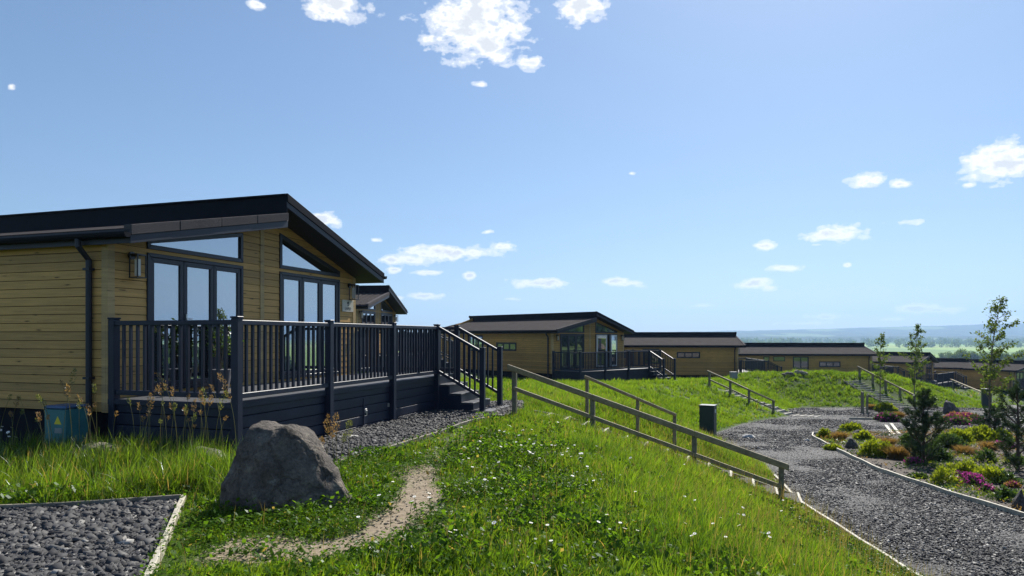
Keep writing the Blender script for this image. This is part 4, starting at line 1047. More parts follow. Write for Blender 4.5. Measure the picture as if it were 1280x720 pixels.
def steps(p0, p1, width, n, label, side=1, group='timber step flights in the banks', zofs=0.0, wood='edging_wood'):
    """box steps from p0 (top) to p1 (foot); side=+1 puts the width to the far side"""
    root = empty('timber_steps', (p0[0], p0[1], tz(*p0)), 0, label, 'steps', group); o = Vector(root.location)
    d = Vector((p1[0]-p0[0], p1[1]-p0[1], 0)); ln = d.length; d.normalize(); s = Vector((-d.y, d.x, 0))*width*side
    z0, z1 = tz(*p0)+zofs, tz(*p1)+zofs+0.02
    P = Vector((p0[0], p0[1], 0))
    def zt(i): # follow the bank
        q_ = P+d*(ln*i/n)+s*0.5; return tz(q_.x, q_.y)+0.05
    for i in range(n):
        a = P+d*(ln*i/n); b = P+d*(ln*(i+1)/n); z = zt(i+0.5)
        m1 = MB(); c0, c1 = b-o, b+s-o
        m1.beam(Vector((c0.x, c0.y, z-.09-o.z)), Vector((c1.x, c1.y, z-.09-o.z)), 0.05, 0.17); m1.build('riser_board', wood, root, 0.005)
        m2 = MB(); q_ = [(v.x-o.x, v.y-o.y) for v in (a+d*0.02, b-d*0.026, b-d*0.026+s, a+d*0.02+s)]
        m2.prism(q_, lambda x_, y_, dd_: (x_, y_, dd_), z-.2-o.z, z-.025-o.z); m2.build('gravel_tread', 'gravel', root)
    for off in (Vector((0, 0, 0)), s):
        m3 = MB()
        for i in range(n):
            a = P+d*(ln*i/n)+off-o; b = P+d*(ln*(i+1)/n)+off-o
            m3.beam(Vector((a.x, a.y, zt(i)-.06-o.z)), Vector((b.x, b.y, zt(i+1)-.06-o.z)), 0.04, 0.14)
        m3.build('side_board', 'edging_dull', root, 0.004)
    return root
a0, a1 = on_line(0.15), on_line(5.7)
steps((a0[0]+0.03, a0[1]+0.16), (a1[0]+0.03, a1[1]+0.16), 0.92, 13, 'overgrown gravel-filled steps beside the long front handrail')
def rail_px(tops, bases, label, **kw):
    ps = [ground_at(*b) for b in bases]; zs = []
    for (tx, ty), p in zip(tops, ps): zs.append((HY-ty)/F*p.y)
    return handrail([(p.x, p.y) for p in ps], zs, label, **kw), ps
_, q2 = rail_px([(885, 463.5), (911, 475), (935, 486), (966, 499.5)], [(886, 485), (912, 496), (935.5, 506), (966, 516.5)], 'handrail beside the second flight of steps below the side-on lodge', rail=(0.07, 0.10), low_drop=0.5, pw=0.11)
steps((q2[0].x+0.5, q2[0].y+0.2), (q2[-1].x+2.0, q2[-1].y-0.6), 1.3, 14, 'second flight of timber steps, below the long side-on lodge', zofs=0.1)
_, q3 = rail_px([(1073, 458), (1090, 466.5), (1106, 474.5), (1124, 483.5), (1143, 492.5)], [(1073.5, 472), (1090, 480), (1106, 488), (1124, 497), (1142, 506)], 'handrail of the third flight, ending behind the middle sapling', rail=(0.08, 0.12), low=False, pw=0.13)
steps((q3[0].x-0.2, q3[0].y-0.3), (q3[-1].x-0.2, q3[-1].y-0.3), 1.5, 15, 'third flight of timber steps up the grassy mound', side=-1)
_, q4 = rail_px([(1168, 467), (1190, 474), (1226, 489)], [(1168, 480), (1190, 487), (1226, 504)], 'dark low handrail over the last mound beyond the pine', rail=(0.08, 0.10), low=False, pw=0.12)

# ------------------------------------------------------------------ rocks
import bmesh
def rock(name, pts, loc, mat, label, amp=0.05, sub=4, rz=0.0, seed=0, group=None, sharp=0.25):
    bm = bmesh.new()
    for p in pts: bm.verts.new(p)
    r = bmesh.ops.convex_hull(bm, input=bm.verts); 
    bmesh.ops.delete(bm, geom=[e for e in r['geom_interior'] if isinstance(e, bmesh.types.BMVert)], context='VERTS')
    bmesh.ops.bevel(bm, geom=list(bm.edges), offset=sharp*0.07, segments=1, profile=0.6, affect='EDGES')
    bmesh.ops.triangulate(bm, faces=bm.faces)
    for _ in range(3):
        es = [e for e in bm.edges if e.calc_length() > 0.055*max(1, sharp*4*0.6)]
        if es: bmesh.ops.subdivide_edges(bm, edges=es, cuts=1)
        bmesh.ops.triangulate(bm, faces=bm.faces)
    bm.normal_update(); off = Vector((seed*3.1, seed*1.7, seed*2.3))
    for v in bm.verts:
        c = v.co
        d = amp*(mnoise.fractal(c*2.0+off, 1.0, 2.0, 5)*1.0-0.8*abs(mnoise.noise(c*4.2+off))+0.5*mnoise.noise(c*9+off)+0.3*mnoise.noise(c*22+off))
        v.co = c+v.normal*d
    me = bpy.data.meshes.new(name); bm.to_mesh(me); bm.free(); me.materials.append(M[mat])
    me.polygons.foreach_set('use_smooth', [True]*len(me.polygons))
    o = bpy.data.objects.new(name, me); COL.objects.link(o); o.location = loc; o.rotation_euler = (0, 0, rz)
    return tag(o, label, 'rock', group)
rock('boulder', [(-.60,-.08,-.12),(-.66,.2,-.12),(-.5,.55,-.12),(-.1,-.32,-.12),(.30,-.28,-.12),(.70,-.02,-.12),(.66,.4,-.12),(.1,.7,-.12),
      (-.52,.0,.33),(-.50,.3,.40),(-.40,-.02,.62),(-.36,.08,.76),(-.32,.34,.80),(-.12,.02,.77),(.05,.06,.75),(.02,.38,.76),(.22,.14,.60),(.24,.42,.58),(.46,.08,.33),(.62,.04,.10),(-.10,-.2,.42),(.02,-.26,.12)],
     (-2.16, 6.42, -1.62), 'boulder', 'big grey-brown boulder standing in the grass in front of the deck', 0.044, seed=1)
def slab_pts(w, d, h, seed):
    r_ = random.Random(seed); P = []
    tilt = r_.uniform(-.25, .25); tb = r_.uniform(-.2, .2)
    for k in range(9):
        a = 2*math.pi*(k+r_.uniform(-.3, .3))/9; f = r_.uniform(0.72, 1.12); ca, sa = math.cos(a), math.sin(a)
        P.append((w/2*f*ca, d/2*f*sa, -0.25*h-0.05))
        P.append((w/2*f*1.02*ca, d/2*f*1.02*sa, h*r_.uniform(.18, .45)))
        g_ = f*r_.uniform(0.40, 0.78); P.append((w/2*g_*ca, d/2*g_*sa, h*(r_.uniform(0.74, 1.0)+tilt*ca+tb*sa)))
    return P
for (px, w, h, Yd, lab, sd_) in ((140, 0.95, 0.22, 8.75, 'low flat pale rock in long grass below the teal cabinet', 3), (262, 0.75, 0.26, 8.35, 'low flat pale rock between the long grass and the big boulder', 4)):
    X_ = (px-640)/F*Yd; rock('flat_rock', slab_pts(w, 0.5, h+.02, sd_), (X_, Yd, tz(X_, Yd)+0.02), 'flat_rock', lab, 0.03, seed=sd_, group='flat rocks along the deck')
def rock_at(px, py, w, h, mat, lab, sd_, dep=None, group='rocks in the beds and on the mounds'):
    p = ground_at(px, py); k = p.y/F
    return rock('rock', slab_pts(w*k, (dep or w*0.8)*k, h*k*1.05, sd_), p, mat, lab, 0.07*w*k, seed=sd_, group=group, sharp=min(0.25, w*k*0.3))
rock_at(1065, 562, 19, 14, 'dark_rock', 'dark block of stone at the tip of the front bed', 11)
rock_at(1040, 545, 24, 7, 'dark_rock', 'long low dark stone behind the lime shrubs at the tip of the front bed', 12)
rock_at(1078, 545, 28, 6, 'dark_rock', 'flat dark stone lying beside the two short timbers', 13)
rock_at(1189, 518, 20, 15, 'dark_rock', 'round dark boulder at the foot of the last mound', 14)
rock_at(1274, 640, 18, 24, 'dark_rock', 'dark stone beside the road edge, below the big pine', 15)
rock_at(1000, 467.5, 20, 4, 'flat_rock', 'pale stone slab lying on the crest of the grassy mound', 16)
rock_at(985, 468.5, 16, 3, 'dark_rock', 'dark stone slab beside the pale one on the mound crest', 17)
rock_at(1196, 550, 16, 6, 'dark_rock', 'small dark rock in the bed beside the tall sapling', 18)
rock_at(1185, 527, 18, 4, 'flat_rock', 'pale flat rock in front of the round dark boulder', 19)
p = ground_at(432, 548); rock('paving_slab', slab_pts(0.5, 0.3, 0.05, 22), p, 'pale_stone', 'pale flat stone slab on the gravel beside the deck skirt', 0.01, seed=22)
for i, (px, py, w) in enumerate(((484, 566, 9), (493, 555, 5), (565, 530, 5), (450, 560, 5), (322, 690, 9), (296, 692, 5), (424, 574, 4), (937, 548, 14), (1010, 552, 8))):
    p = ground_at(px, py); k = p.y/F*w
    o = rock('stone', slab_pts(k*1.3, k, k*0.35, 40+i), p+Vector((0, 0, 0.01)), 'dark_rock' if i in (4, 5) else 'pale_stone',
         ['flat whitish stone on the gravel strip, biggest there', 'whitish stone further up the gravel strip', 'tiny pale stone at the foot of the deck stairs', 'little pale stone by the dock stalks', 'dark stone lying on the worn earth path',
          'small dark stone at the end of the worn earth path', 'tiny pale stone beside the paving slab', 'pale flat stone on the road bend below the second steps', 'pale stone in the road by the tip of the bed'][i], 0.08*k, seed=40+i, group='loose stones', sharp=0.05)

# ------------------------------------------------------------------ cabinets
def cabinet():
    X_, Y_ = -6.13, 9.42; zb = tz(X_, Y_)
    t = empty('utility_cabinet', (X_, Y_, zb), R(72), 'teal plastic utility cabinet with a yellow sticker against the close lodge wall', 'cabinet')
    m_ = MB(); m_.box(-.2, .16, -.19, .19, -.1, .66); m_.build('body', 'teal_plastic', t, 0.015)
    m_ = MB(); m_.prism([(-.215, .66), (.175, .66), (.16, .705), (-.2, .705)], lambda a, b, d: (a, d, b), -.205, .205); m_.build('lid', 'teal_lid', t, 0.02)
    m_ = MB()
    # triangular sticker on the end facing the grass
    m_.prism([(.02, .46), (.15, .46), (.085, .57)], lambda a, b, d: (-a+.05 if False else -.2-d, -a+.02, b), 0.0005, 0.003); m_.build('sticker', 'yellow_sticker', t)
    m_ = MB(); m_.prism([(.03, .34), (.16, .34), (.16, .41), (.03, .41)], lambda a, b, d: (-.2-d, -a+.02, b), 0.0005, 0.003); m_.build('label_plate', 'grey_plastic', t)
cabinet()
def pillar(px, py, w, h, lab):
    p = ground_at(px, py); k = p.y/F; t = empty('service_pillar', p, R(-28), lab, 'pillar', 'dark metal service pillars'); W_, H_ = w*k, h*k
    m_ = MB(); m_.box(-W_/2, W_/2, -W_*.45, W_*.45, -.2, H_-.05); m_.build('body', 'dark_green_metal', t, 0.012)
    m_ = MB(); m_.box(-W_/2-.02, W_/2+.02, -W_*.45-.02, W_*.45+.02, H_-.05, H_); m_.build('cap', 'dark_green_metal', t, 0.012)
    m_ = MB(); m_.box(-W_*.44, W_*.44, -W_*.45-.006, -W_*.45-.0005, .08, H_-.1); d_ = m_.build('door', 'dark_green_metal', t, 0.003)
    m_ = MB(); m_.box(W_*.3, W_*.36, -W_*.45-.02, -W_*.45-.0065, H_*.45, H_*.55); m_.build('handle', 'black_metal', d_)
    m_ = MB(); m_.prism([(-.06, H_-.3), (.08, H_-.3), (.08, H_-.16), (-.06, H_-.16)], lambda a, b, d: (W_/2+d, a, b), .0006, .003); m_.build('sticker', 'white_sticker', t)
pillar(885, 544, 18, 38, 'dark green service pillar on the grass edge by the road bend')
pillar(1233, 508, 10, 22, 'dark service pillar behind the tall sapling, on the last mound')
p = ground_at(917, 474); t = empty('meter_box', p, R(5), 'small grey meter box at the corner of the long side-on lodge', 'meter box'); m_ = MB(); m_.box(-.24, .24, -.18, .18, -.2, .5); m_.build('body', 'grey_plastic', t, 0.02); m_ = MB(); m_.box(-.26, .26, -.2, .2, .5, .55); m_.build('lid', 'grey_plastic', t, 0.02)

# ------------------------------------------------------------------ saplings and pines
def blob_mesh(name, parts_, mat, parent):
    V, l, s, t, d = join(parts_); return np_mesh(name, V, l, s, mat, {'tone': t, 'dry': d}, parent)
def card_leaves(P, D, size, tone, ratio=0.55, droop=0.2):
    """leaf diamonds at points P, pointing roughly along D"""
    n = len(P); D = D/np.maximum(np.linalg.norm(D, axis=1), 1e-6)[:, None]
    r_ = rng.normal(0, 1, (n, 3)); e2 = np.cross(D, r_); e2 /= np.maximum(np.linalg.norm(e2, axis=1), 1e-6)[:, None]
    s = size[:, None]; nrm = np.cross(D, e2)
    V = np.stack([P, P+D*s*0.5-e2*s*ratio*0.5+nrm*s*0.06, P+D*s-nrm*s*droop*0.3, P+D*s*0.5+e2*s*ratio*0.5+nrm*s*0.06], 1).reshape(-1, 3)
    return V, np.arange(4*n), np.arange(n)*4, np.repeat(tone, 4), np.zeros(4*n)
def sapling(px, pybase, pytop, width_px, label, seed, nl=26, bare=0.24, leaf=0.075, lean=0.15, per=1.0, dist=None):
    r_ = random.Random(seed)
    p = ground_at(px, pybase); k = p.y/F; Ht = (pybase-pytop)*k; Wd = width_px*k
    t = empty('sapling_tree', p, 0, label, 'tree', 'young trees planted by the road')
    tr = MB(); n = 12; pts = []; rad = []
    for i in range(n+1):
        f = i/n; pts.append((0.05*math.sin(f*5+seed)*f+lean*f**3, 0.04*math.cos(f*4+seed)*f, Ht*0.97*f)); rad.append(0.033*(Ht/5.5)*(1-f)**0.8+0.006)
    tr.tube(pts, rad, 7)
    def tp(f):
        i = min(int(f*n), n-1); a, b = Vector(pts[i]), Vector(pts[i+1]); return a.lerp(b, f*n-i)
    LP = []; LD = []; LS = []
    for i in range(nl):
        f = bare+(0.97-bare)*((i+r_.random()*0.8)/nl); az_ = i*2.4+r_.uniform(-.5, .5)
        prof = math.sin(min(1, (f-bare+0.10)/(0.42-0.0*bare))*math.pi/2)*(1-f)**0.72*1.25+0.06
        ln = Wd*0.62*prof*r_.uniform(0.55, 1.25); up = r_.uniform(0.55, 1.0)
        b0 = tp(f); q = [b0]; d = Vector((math.cos(az_), math.sin(az_), up)).normalized()
        m_ = 5
        for j in range(m_):
            d = (d+Vector((r_.uniform(-.25, .25)+0.06, r_.uniform(-.25, .25), r_.uniform(-.12, .16)))).normalized(); q.append(q[-1]+d*ln/m_)
        tr.tube(q, [0.011*(1-j/(m_+1))+0.002 for j in range(m_+1)], 4, False)
        # twigs with leaves in loose clusters
        nt_ = max(4, int(ln*11))
        for j in range(nt_):
            g_ = 0.2+0.8*(j+r_.random())/nt_; ii = min(int(g_*m_), m_-1); c = q[ii].lerp(q[ii+1], g_*m_-ii)
            td = (d+Vector((r_.uniform(-1, 1), r_.uniform(-1, 1), r_.uniform(-.5, .8)))).normalized(); tl = r_.uniform(.10, .32)*(0.5+0.5*min(1, ln))
            e = c+td*tl; tr.tube([c, e], [0.004, 0.002], 3, False)
            cnt = int(r_.choice((2, 5, 8, 11))*per)
            for _ in range(cnt):
                w_ = c.lerp(e, r_.uniform(.25, 1.1)); LP.append(w_+Vector((r_.gauss(0, .045), r_.gauss(0, .045), r_.gauss(0, .045)))); LD.append(Vector((r_.gauss(0.25, .7), r_.gauss(0, .7), r_.gauss(-.15, .6)))); LS.append(leaf*r_.uniform(.6, 1.25))
    # leaves right at the tip
    for _ in range(int(30*per)):
        f = r_.uniform(0.9, 1.0); c = tp(f); LP.append(c+Vector((r_.gauss(0.03, .06), r_.gauss(0, .06), r_.gauss(0, .05)))); LD.append(Vector((r_.gauss(.4, .6), r_.gauss(0, .6), r_.gauss(0, .6)))); LS.append(leaf*r_.uniform(.6, 1.1))
    tr.build('trunk', 'bark', t, smooth=True)
    P = np.array(LP); tone = np.clip(rng.normal(0.5, 0.25, len(P)), 0, 1)
    blob_mesh('crown', [card_leaves(P, np.array(LD), np.array(LS), tone)], 'tree_leaf', t)
    return t, p
T1, pT = sapling(1237, 548, 366, 68, 'tall loose-crowned sapling tied to a short stake in the front bed', 3, nl=38, bare=0.24, leaf=0.11, lean=0.45, per=1.35)
T2, p2 = sapling(1143, 508, 402, 34, 'narrow sapling at the foot of the third steps, behind the bushy pine', 5, nl=30, bare=0.2, leaf=0.14, lean=0.2, per=1.4)
T3, p3 = sapling(1100, 512, 414, 26, 'slender sapling before the mound with a thin bare trunk, beside two short stakes', 8, nl=22, bare=0.36, leaf=0.13, lean=0.1, per=1.35)
def stake(px, py, pyt, label, w=0.05, tie=False, grp='timber tree stakes'):
    p = ground_at(px, py); k = p.y/F; h = (py-pyt)*k; t = empty('tree_stake', p, 0.3, label, 'stake', grp)
    m_ = MB(); m_.box(-w/2, w/2, -w/2, w/2, -.2, h); m_.build('stake', 'post_wood', t, 0.006)
    if tie: m_ = MB(); m_.box(-w*.9, w*.9, -w*.9, w*.9, h-.16, h-.08); m_.build('tree_tie', 'black_metal', t, 0.01)
stake(1233.5, 548, 521, 'short dark-topped stake tied to the tall sapling', 0.07, True)
stake(1078, 517, 490, 'thicker of two short stakes standing together on the gravel', 0.13)
stake(1084, 518, 494, 'thinner of two short stakes standing together on the gravel', 0.09)
def pine(px, pyb, pyt, wpx, label, seed, whorls=9, per=7):
    r_ = random.Random(seed); p = ground_at(px, pyb); k = p.y/F; Ht = (pyb-pyt)*k; Wd = wpx*k
    t = empty('pine_shrub', p, 0, label, 'pine', 'young pines in the front bed'); tr = MB()
    tips = []
    tr.tube([(0, 0, -.1), (0.02, 0, Ht*.5), (0, .02, Ht*.93)], [0.045, 0.03, 0.008], 7); tips.append((Vector((0, .02, Ht*.72)), Vector((0, 0.02, Ht*1.0))))
    for i in range(whorls):
        f = 0.05+0.85*i/whorls
        for j in range(per):
            a = j*2*math.pi/per+i*0.7+r_.uniform(-.3, .3); ln = Wd*0.58*(1.02-f)**0.75*r_.uniform(.35, 1.25); up = 0.3+0.9*f
            if r_.random() < .16: continue
            d = Vector((math.cos(a), math.sin(a), up*r_.uniform(.5, 1.1))).normalized(); b0 = Vector((0, 0, Ht*(f+r_.uniform(-.04, .04))))
            q = [b0]; m_ = 4
            for s_ in range(m_):
                d = (d+Vector((0, 0, .14))+Vector((r_.uniform(-.15, .15), r_.uniform(-.15, .15), 0))).normalized(); q.append(q[-1]+d*ln/m_)
            tr.tube(q, [.016*(1-s_/(m_+1))+.003 for s_ in range(m_+1)], 4, False); tips.append((q[1], q[-1]+d*0.10))
            for s_ in range(3):
                c = q[1+s_]; sd_ = (d+Vector((r_.uniform(-1, 1), r_.uniform(-1, 1), r_.uniform(-.2, .6)))).normalized(); e = c+sd_*ln*r_.uniform(.22, .42); tr.tube([c, e], [.007, .003], 3, False); tips.append((c, e+sd_*.06))
    tr.build('trunk', 'pine_bark', t)
    Pn = []; Dn = []; Sn = []
    for a, b in tips:
        ax = (b-a); L_ = ax.length; ax.normalize(); n = int(120*L_/0.4)+22
        for _ in range(n):
            g_ = 0.25+0.75*r_.random()**0.6; c = a.lerp(b, g_); rr = Vector((r_.gauss(0, 1), r_.gauss(0, 1), r_.gauss(0, 1))).normalized()
            Pn.append(c); Dn.append((ax*0.9+rr).normalized()); Sn.append(r_.uniform(.06, .12))
    Pn = np.array(Pn); blob_mesh('crown', [card_leaves(Pn, np.array(Dn), np.array(Sn), np.clip(rng.normal(.45, .25, len(Pn)), 0, 1), 0.11)], 'pine_needle', t)
pine(1154, 582, 487, 74, 'bushy dark young pine in the front bed behind the rust coloured grass', 2, 8, 6)
pine(1272, 590, 478, 74, 'taller dark pine with open branches at the edge of the view', 6, 7, 5)
pine(1243, 548, 508, 34, 'small pale green pine beside the stake of the tall sapling', 9, 6, 5)

# ------------------------------------------------------------------ bed plants
def shrub(px, py, wpx, hpx, kind, label, seed):
    r_ = np.random.default_rng(seed); p = ground_at(px, py); k = p.y/F; Wd, Ht = wpx*k*0.60, hpx*k*1.1
    nm = {'lime': 'lime_shrub', 'pink': 'heather', 'rust': 'ornamental_grass', 'deep': 'leafy_shrub', 'pinkrust': 'heather'}[kind]
    t = empty(nm, p, 0, label, {'lime': 'shrub', 'pink': 'heather', 'rust': 'grass clump', 'deep': 'shrub', 'pinkrust': 'heather'}[kind], 'plants in the gravel beds')
    def dome(n, lo=0.0):
        a = r_.uniform(0, 2*np.pi, n); rr = np.sqrt(r_.uniform(0, 1, n)); lump = 0.72+0.42*np.sin(a*3+seed)*np.cos(a*2.0+seed*2)+r_.normal(0, .10, n)
        x = np.cos(a)*rr*Wd*lump; y = np.sin(a)*rr*Wd*lump; top = Ht*np.sqrt(np.maximum(1-rr**2, 0.02))*(0.72+0.4*vnoise(x, y, 3.2/max(Wd, .2), seed))
        return x, y, top
    if kind == 'rust':
        n = int(900*Wd/0.4); x, y, top = dome(n); rr = np.hypot(x, y)/Wd
        h = Ht*r_.uniform(.7, 1.15, n)
        B = blades(x*.45, y*.45, np.full(n, -.02), h, np.full(n, 0.011*max(1, p.y/16)), 0.25+0.75*rr, np.clip(r_.normal(.5, .25, n), 0, 1), np.zeros(n))
        blob_mesh('foliage', [B], 'rust_blade', t); return
    n = int(np.clip(1500*(Wd/0.45)**2, 400, 3500)); x, y, top = dome(n)
    z = top*r_.uniform(.15, 1.18, n)**0.7; P = np.stack([x, y, z], -1); D = np.stack([x/Wd+r_.normal(0, .6, n), y/Wd+r_.normal(0, .6, n), r_.uniform(.0, 1.9, n)], -1)
    sz = r_.uniform(.05, .13, n)*max(0.8, p.y/19)
    mat = {'lime': 'lime_leaf', 'pink': 'deep_leaf', 'deep': 'deep_leaf', 'pinkrust': 'rust_blade'}[kind]
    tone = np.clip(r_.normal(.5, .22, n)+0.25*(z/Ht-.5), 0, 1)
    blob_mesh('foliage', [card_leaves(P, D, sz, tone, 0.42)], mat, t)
    if kind in ('pink', 'pinkrust'):
        m_ = int(n*1.8); x, y, top = dome(m_); ok = vnoise(x, y, 2.4/max(Wd, .2), seed+5) > 0.22; x, y, top = x[ok], y[ok], top[ok]
        P = np.stack([x, y, top*r_.uniform(.95, 1.22, len(x))], -1); D = np.stack([r_.normal(0, .7, len(x)), r_.normal(0, .7, len(x)), r_.uniform(0, 1, len(x))], -1)
        blob_mesh('blossom', [card_leaves(P, D, r_.uniform(.03, .065, len(x))*max(.8, p.y/19), np.clip(r_.normal(.5, .3, len(x)), 0, 1), 0.8)], 'pink_petal', t)
PL = [
 (1030,550,14,11,'lime','small lime shrub at the very tip of the front bed'),
 (1050,552,26,13,'rust','low rust grass tuft behind the tip of the front bed'),
 (1066,540,22,8,'lime','flat lime ground shrub at the back of the bed tip'),
 (1080,551,18,9,'lime','lime shrub between the dark block and the flat dark stone'),
 (1090,572,32,20,'lime','full lime shrub just beyond the dark block of stone'),
 (1106,574,20,18,'lime','lime shrub touching the rust grass by the road edge'),
 (1122,576,40,20,'rust','widest rust coloured grass clump in front of the bushy pine'),
 (1110,560,26,14,'rust','pale rust grass clump behind the widest one'),
 (1147,583,24,9,'pink','pink heather at the foot of the bushy pine'),
 (1168,577,38,18,'deep','green shrub at the side of the bushy pine'),
 (1185,562,34,15,'deep','dull green shrub behind the bushy pine'),
 (1178,608,30,22,'lime','lime shrub by the road edge with pink heather beside it'),
 (1205,600,44,20,'lime','long lime shrub in the middle of the front bed'),
 (1240,605,42,18,'lime','lime shrub mound further along the bed from the long one'),
 (1262,608,26,14,'deep','green shrub beyond the lime mound'),
 (1196,602,16,10,'pink','small pink heather tucked among the lime shrubs'),
 (1215,608,34,13,'pink','broad pink heather in front of the long lime shrub'),
 (1234,617,18,9,'pink','pink heather closest to the road'),
 (1256,628,30,16,'deep','dark leafy shrub by the dark stone at the road edge'),
 (1266,612,16,7,'pinkrust','faded pink heather beyond the dark leafy shrub'),
 (1200,555,32,14,'lime','bright lime shrub left of the tall sapling by the small dark rock'),
 (1228,553,40,15,'lime','bright lime shrub around the stake of the tall sapling'),
 (1250,553,26,12,'lime','bright lime shrub under the small pale pine'),
 (1205,570,36,14,'rust','rust grass clump in the middle of the bed below the tall sapling'),
 (1235,564,34,13,'rust','rust grass clump below the stake of the tall sapling'),
 (1256,562,22,9,'pink','pink heather between the small pine and the taller one'),
 (1234,580,20,16,'deep','green spiky shrub alone on the bare soil of the bed'),
 (1272,582,20,12,'deep','green shrub at the foot of the taller pine'),
 (1110,527,22,9,'pink','bright pink heather patch in the small bed by the two stakes'),
 (1122,523,20,9,'rust','rust grass behind the bright pink patch of the small bed'),
 (1105,515,20,8,'lime','lime shrub at the back of the small bed'),
 (1090,513,18,8,'rust','rust grass at the foot of the slender sapling'),
 (1164,530,14,6,'pink','tiny pink heather beside the bushy pine'),
 (1176,530,14,6,'pink','tiny pink heather nearer the round dark boulder'),
 (1204,529,36,10,'pinkrust','faded rusty heather patch in the triangular bed'),
 (1195,531,24,7,'pink','pink heather along the front of the triangular bed'),
 (1217,530,22,8,'pink','pink heather at the far corner of the triangular bed'),
 (1135,560,22,16,'deep','dark shrub in the shade of the bushy pine'),
 (1042,563,18,5,'lime','creeping lime plant along the edging near the bed tip'),
 (1150,600,20,6,'deep','creeping green plant along the road edging below the pine'),
]
for i, a in enumerate(PL):
    lab = a[5].replace(' left of the tall sapling', ' near the tall sapling'); shrub(a[0], a[1], a[2], a[3], a[4], lab, 100+i)

# creeping ground cover that knits the beds together
def ground_cover(name, n, seed, mat, lo, sz):
    x = rng.uniform(8.9, 24, n); y = rng.uniform(9, 28.5, n); k = inside(BED1, x, y) & in_view(x, y) & (fbm(x, y, 0.75, seed) > lo); x, y = x[k], y[k]
    P = np.stack([x, y, terrain(x, y)+0.05+rng.uniform(0, .16, len(x))*vnoise(x, y, 1.5, seed)], -1); D = np.stack([rng.normal(0, .7, len(x)), rng.normal(0, .7, len(x)), rng.uniform(0, 1.2, len(x))], -1)
    o = blob_mesh(name, [card_leaves(P, D, rng.uniform(.03, .09, len(x))*sz, np.clip(rng.normal(.4, .25, len(x)), 0, 1), .4)], mat, None); tag(o, kind='stuff')
ground_cover('creeping_foliage', 60000, 201, 'deep_leaf', 0.54, 1.0)
ground_cover('lime_creeping_foliage', 45000, 211, 'lime_leaf', 0.60, 1.0)
ground_cover('dry_bed_grass', 40000, 221, 'rust_blade', 0.60, 1.1)
# ------------------------------------------------------------------ daisies and tall stalks
def daisy_mesh(name, R_, h, seed, cl=1):
    r_ = random.Random(seed); mb = MB(); top = Vector((r_.uniform(-.05, .05), r_.uniform(-.04, .04), h))
    mb.tube([(0, 0, 0), (top.x*.4, top.y*.4, h*.55), tuple(top)], [.0028, .0024, .002], 4, False)
    nS = len(mb.f); up = Vector((r_.uniform(-.35, .35), r_.uniform(-.5, .1), 1)).normalized(); e1 = up.orthogonal().normalized(); e2 = up.cross(e1)
    for k in range(11):
        a = 2*math.pi*k/11; d = e1*math.cos(a)+e2*math.sin(a); s = up.cross(d)
        mb.add([tuple(top+d*R_*.25-s*R_*.07), tuple(top+d*R_*.7-s*R_*.2+up*R_*.08), tuple(top+d*R_+up*R_*.02), tuple(top+d*R_*.7+s*R_*.2+up*R_*.08), tuple(top+d*R_*.25+s*R_*.07)], [(0, 1, 2, 3, 4)])
    nP = len(mb.f)
    c0 = len(mb.v)
    for k in range(8):
        a = 2*math.pi*k/8; mb.v.append(tuple(top+(e1*math.cos(a)+e2*math.sin(a))*R_*.3+up*R_*.05))
    mb.v.append(tuple(top+up*R_*.2)); mb.f.extend([(c0+k, c0+(k+1) % 8, c0+8) for k in range(8)])
    me = bpy.data.meshes.new(name); me.from_pydata(mb.v, [], mb.f); me.update()
    for m_ in ('stalk_green', 'petal', 'petal_centre'): me.materials.append(M[m_])
    me.polygons.foreach_set('material_index', [0]*nS+[1]*(nP-nS)+[2]*(len(mb.f)-nP)); return me
DM = [daisy_mesh('daisy', rnd.uniform(.016, .024), rnd.uniform(.2, .32), i) for i in range(6)]
def daisies(spots, label, grp, lo=0.75, hi=1.15, sc=1.0):
    for (px, py) in spots:
        p = ground_at(px, py+22*9/max(9, 1)); 
        if no_grass(np.array([p.x]), np.array([p.y]))[0] or float(toe_dist(np.array([p.x]), np.array([p.y]))[0]) < .3: continue
        o = bpy.data.objects.new('daisy', DM[rnd.randrange(6)]); COL.objects.link(o); o.location = p; o.rotation_euler = (0, 0, rnd.uniform(0, 6.28)); o.scale = (sc,)*2+(rnd.uniform(lo, hi),)
        tag(o, label, 'flower', grp)
sp = [(rnd.gauss(645, 42), rnd.gauss(556, 16)) for _ in range(38)]+[(rnd.uniform(640, 740), rnd.gauss(566, 9)) for _ in range(16)]
daisies(sp, 'white daisy in the thick patch on the grass bank below the first steps', 'daisies of the thick patch on the bank')
sp = [(rnd.uniform(560, 1000), rnd.uniform(540, 690)) for _ in range(52)]+[(rnd.uniform(840, 980), rnd.uniform(590, 680)) for _ in range(12)]
daisies(sp, 'single white daisy scattered wide over the grass bank', 'daisies scattered over the bank')
sp = [(rnd.uniform(0, 30), rnd.uniform(520, 560)) for _ in range(8)]+[(rnd.uniform(90, 290), rnd.uniform(500, 545)) for _ in range(22)]
daisies(sp, 'tall white daisy in the long grass before the deck', 'daisies in the long grass before the deck', 1.3, 2.0, 1.15)
sp = [(300, 590), (372, 600), (388, 515), (400, 528), (470, 622), (500, 600), (446, 660), (540, 640)]+[(rnd.uniform(430, 560), rnd.uniform(565, 640)) for _ in range(8)]
daisies(sp, 'white daisy near the big boulder or the worn earth path', 'daisies near the boulder')
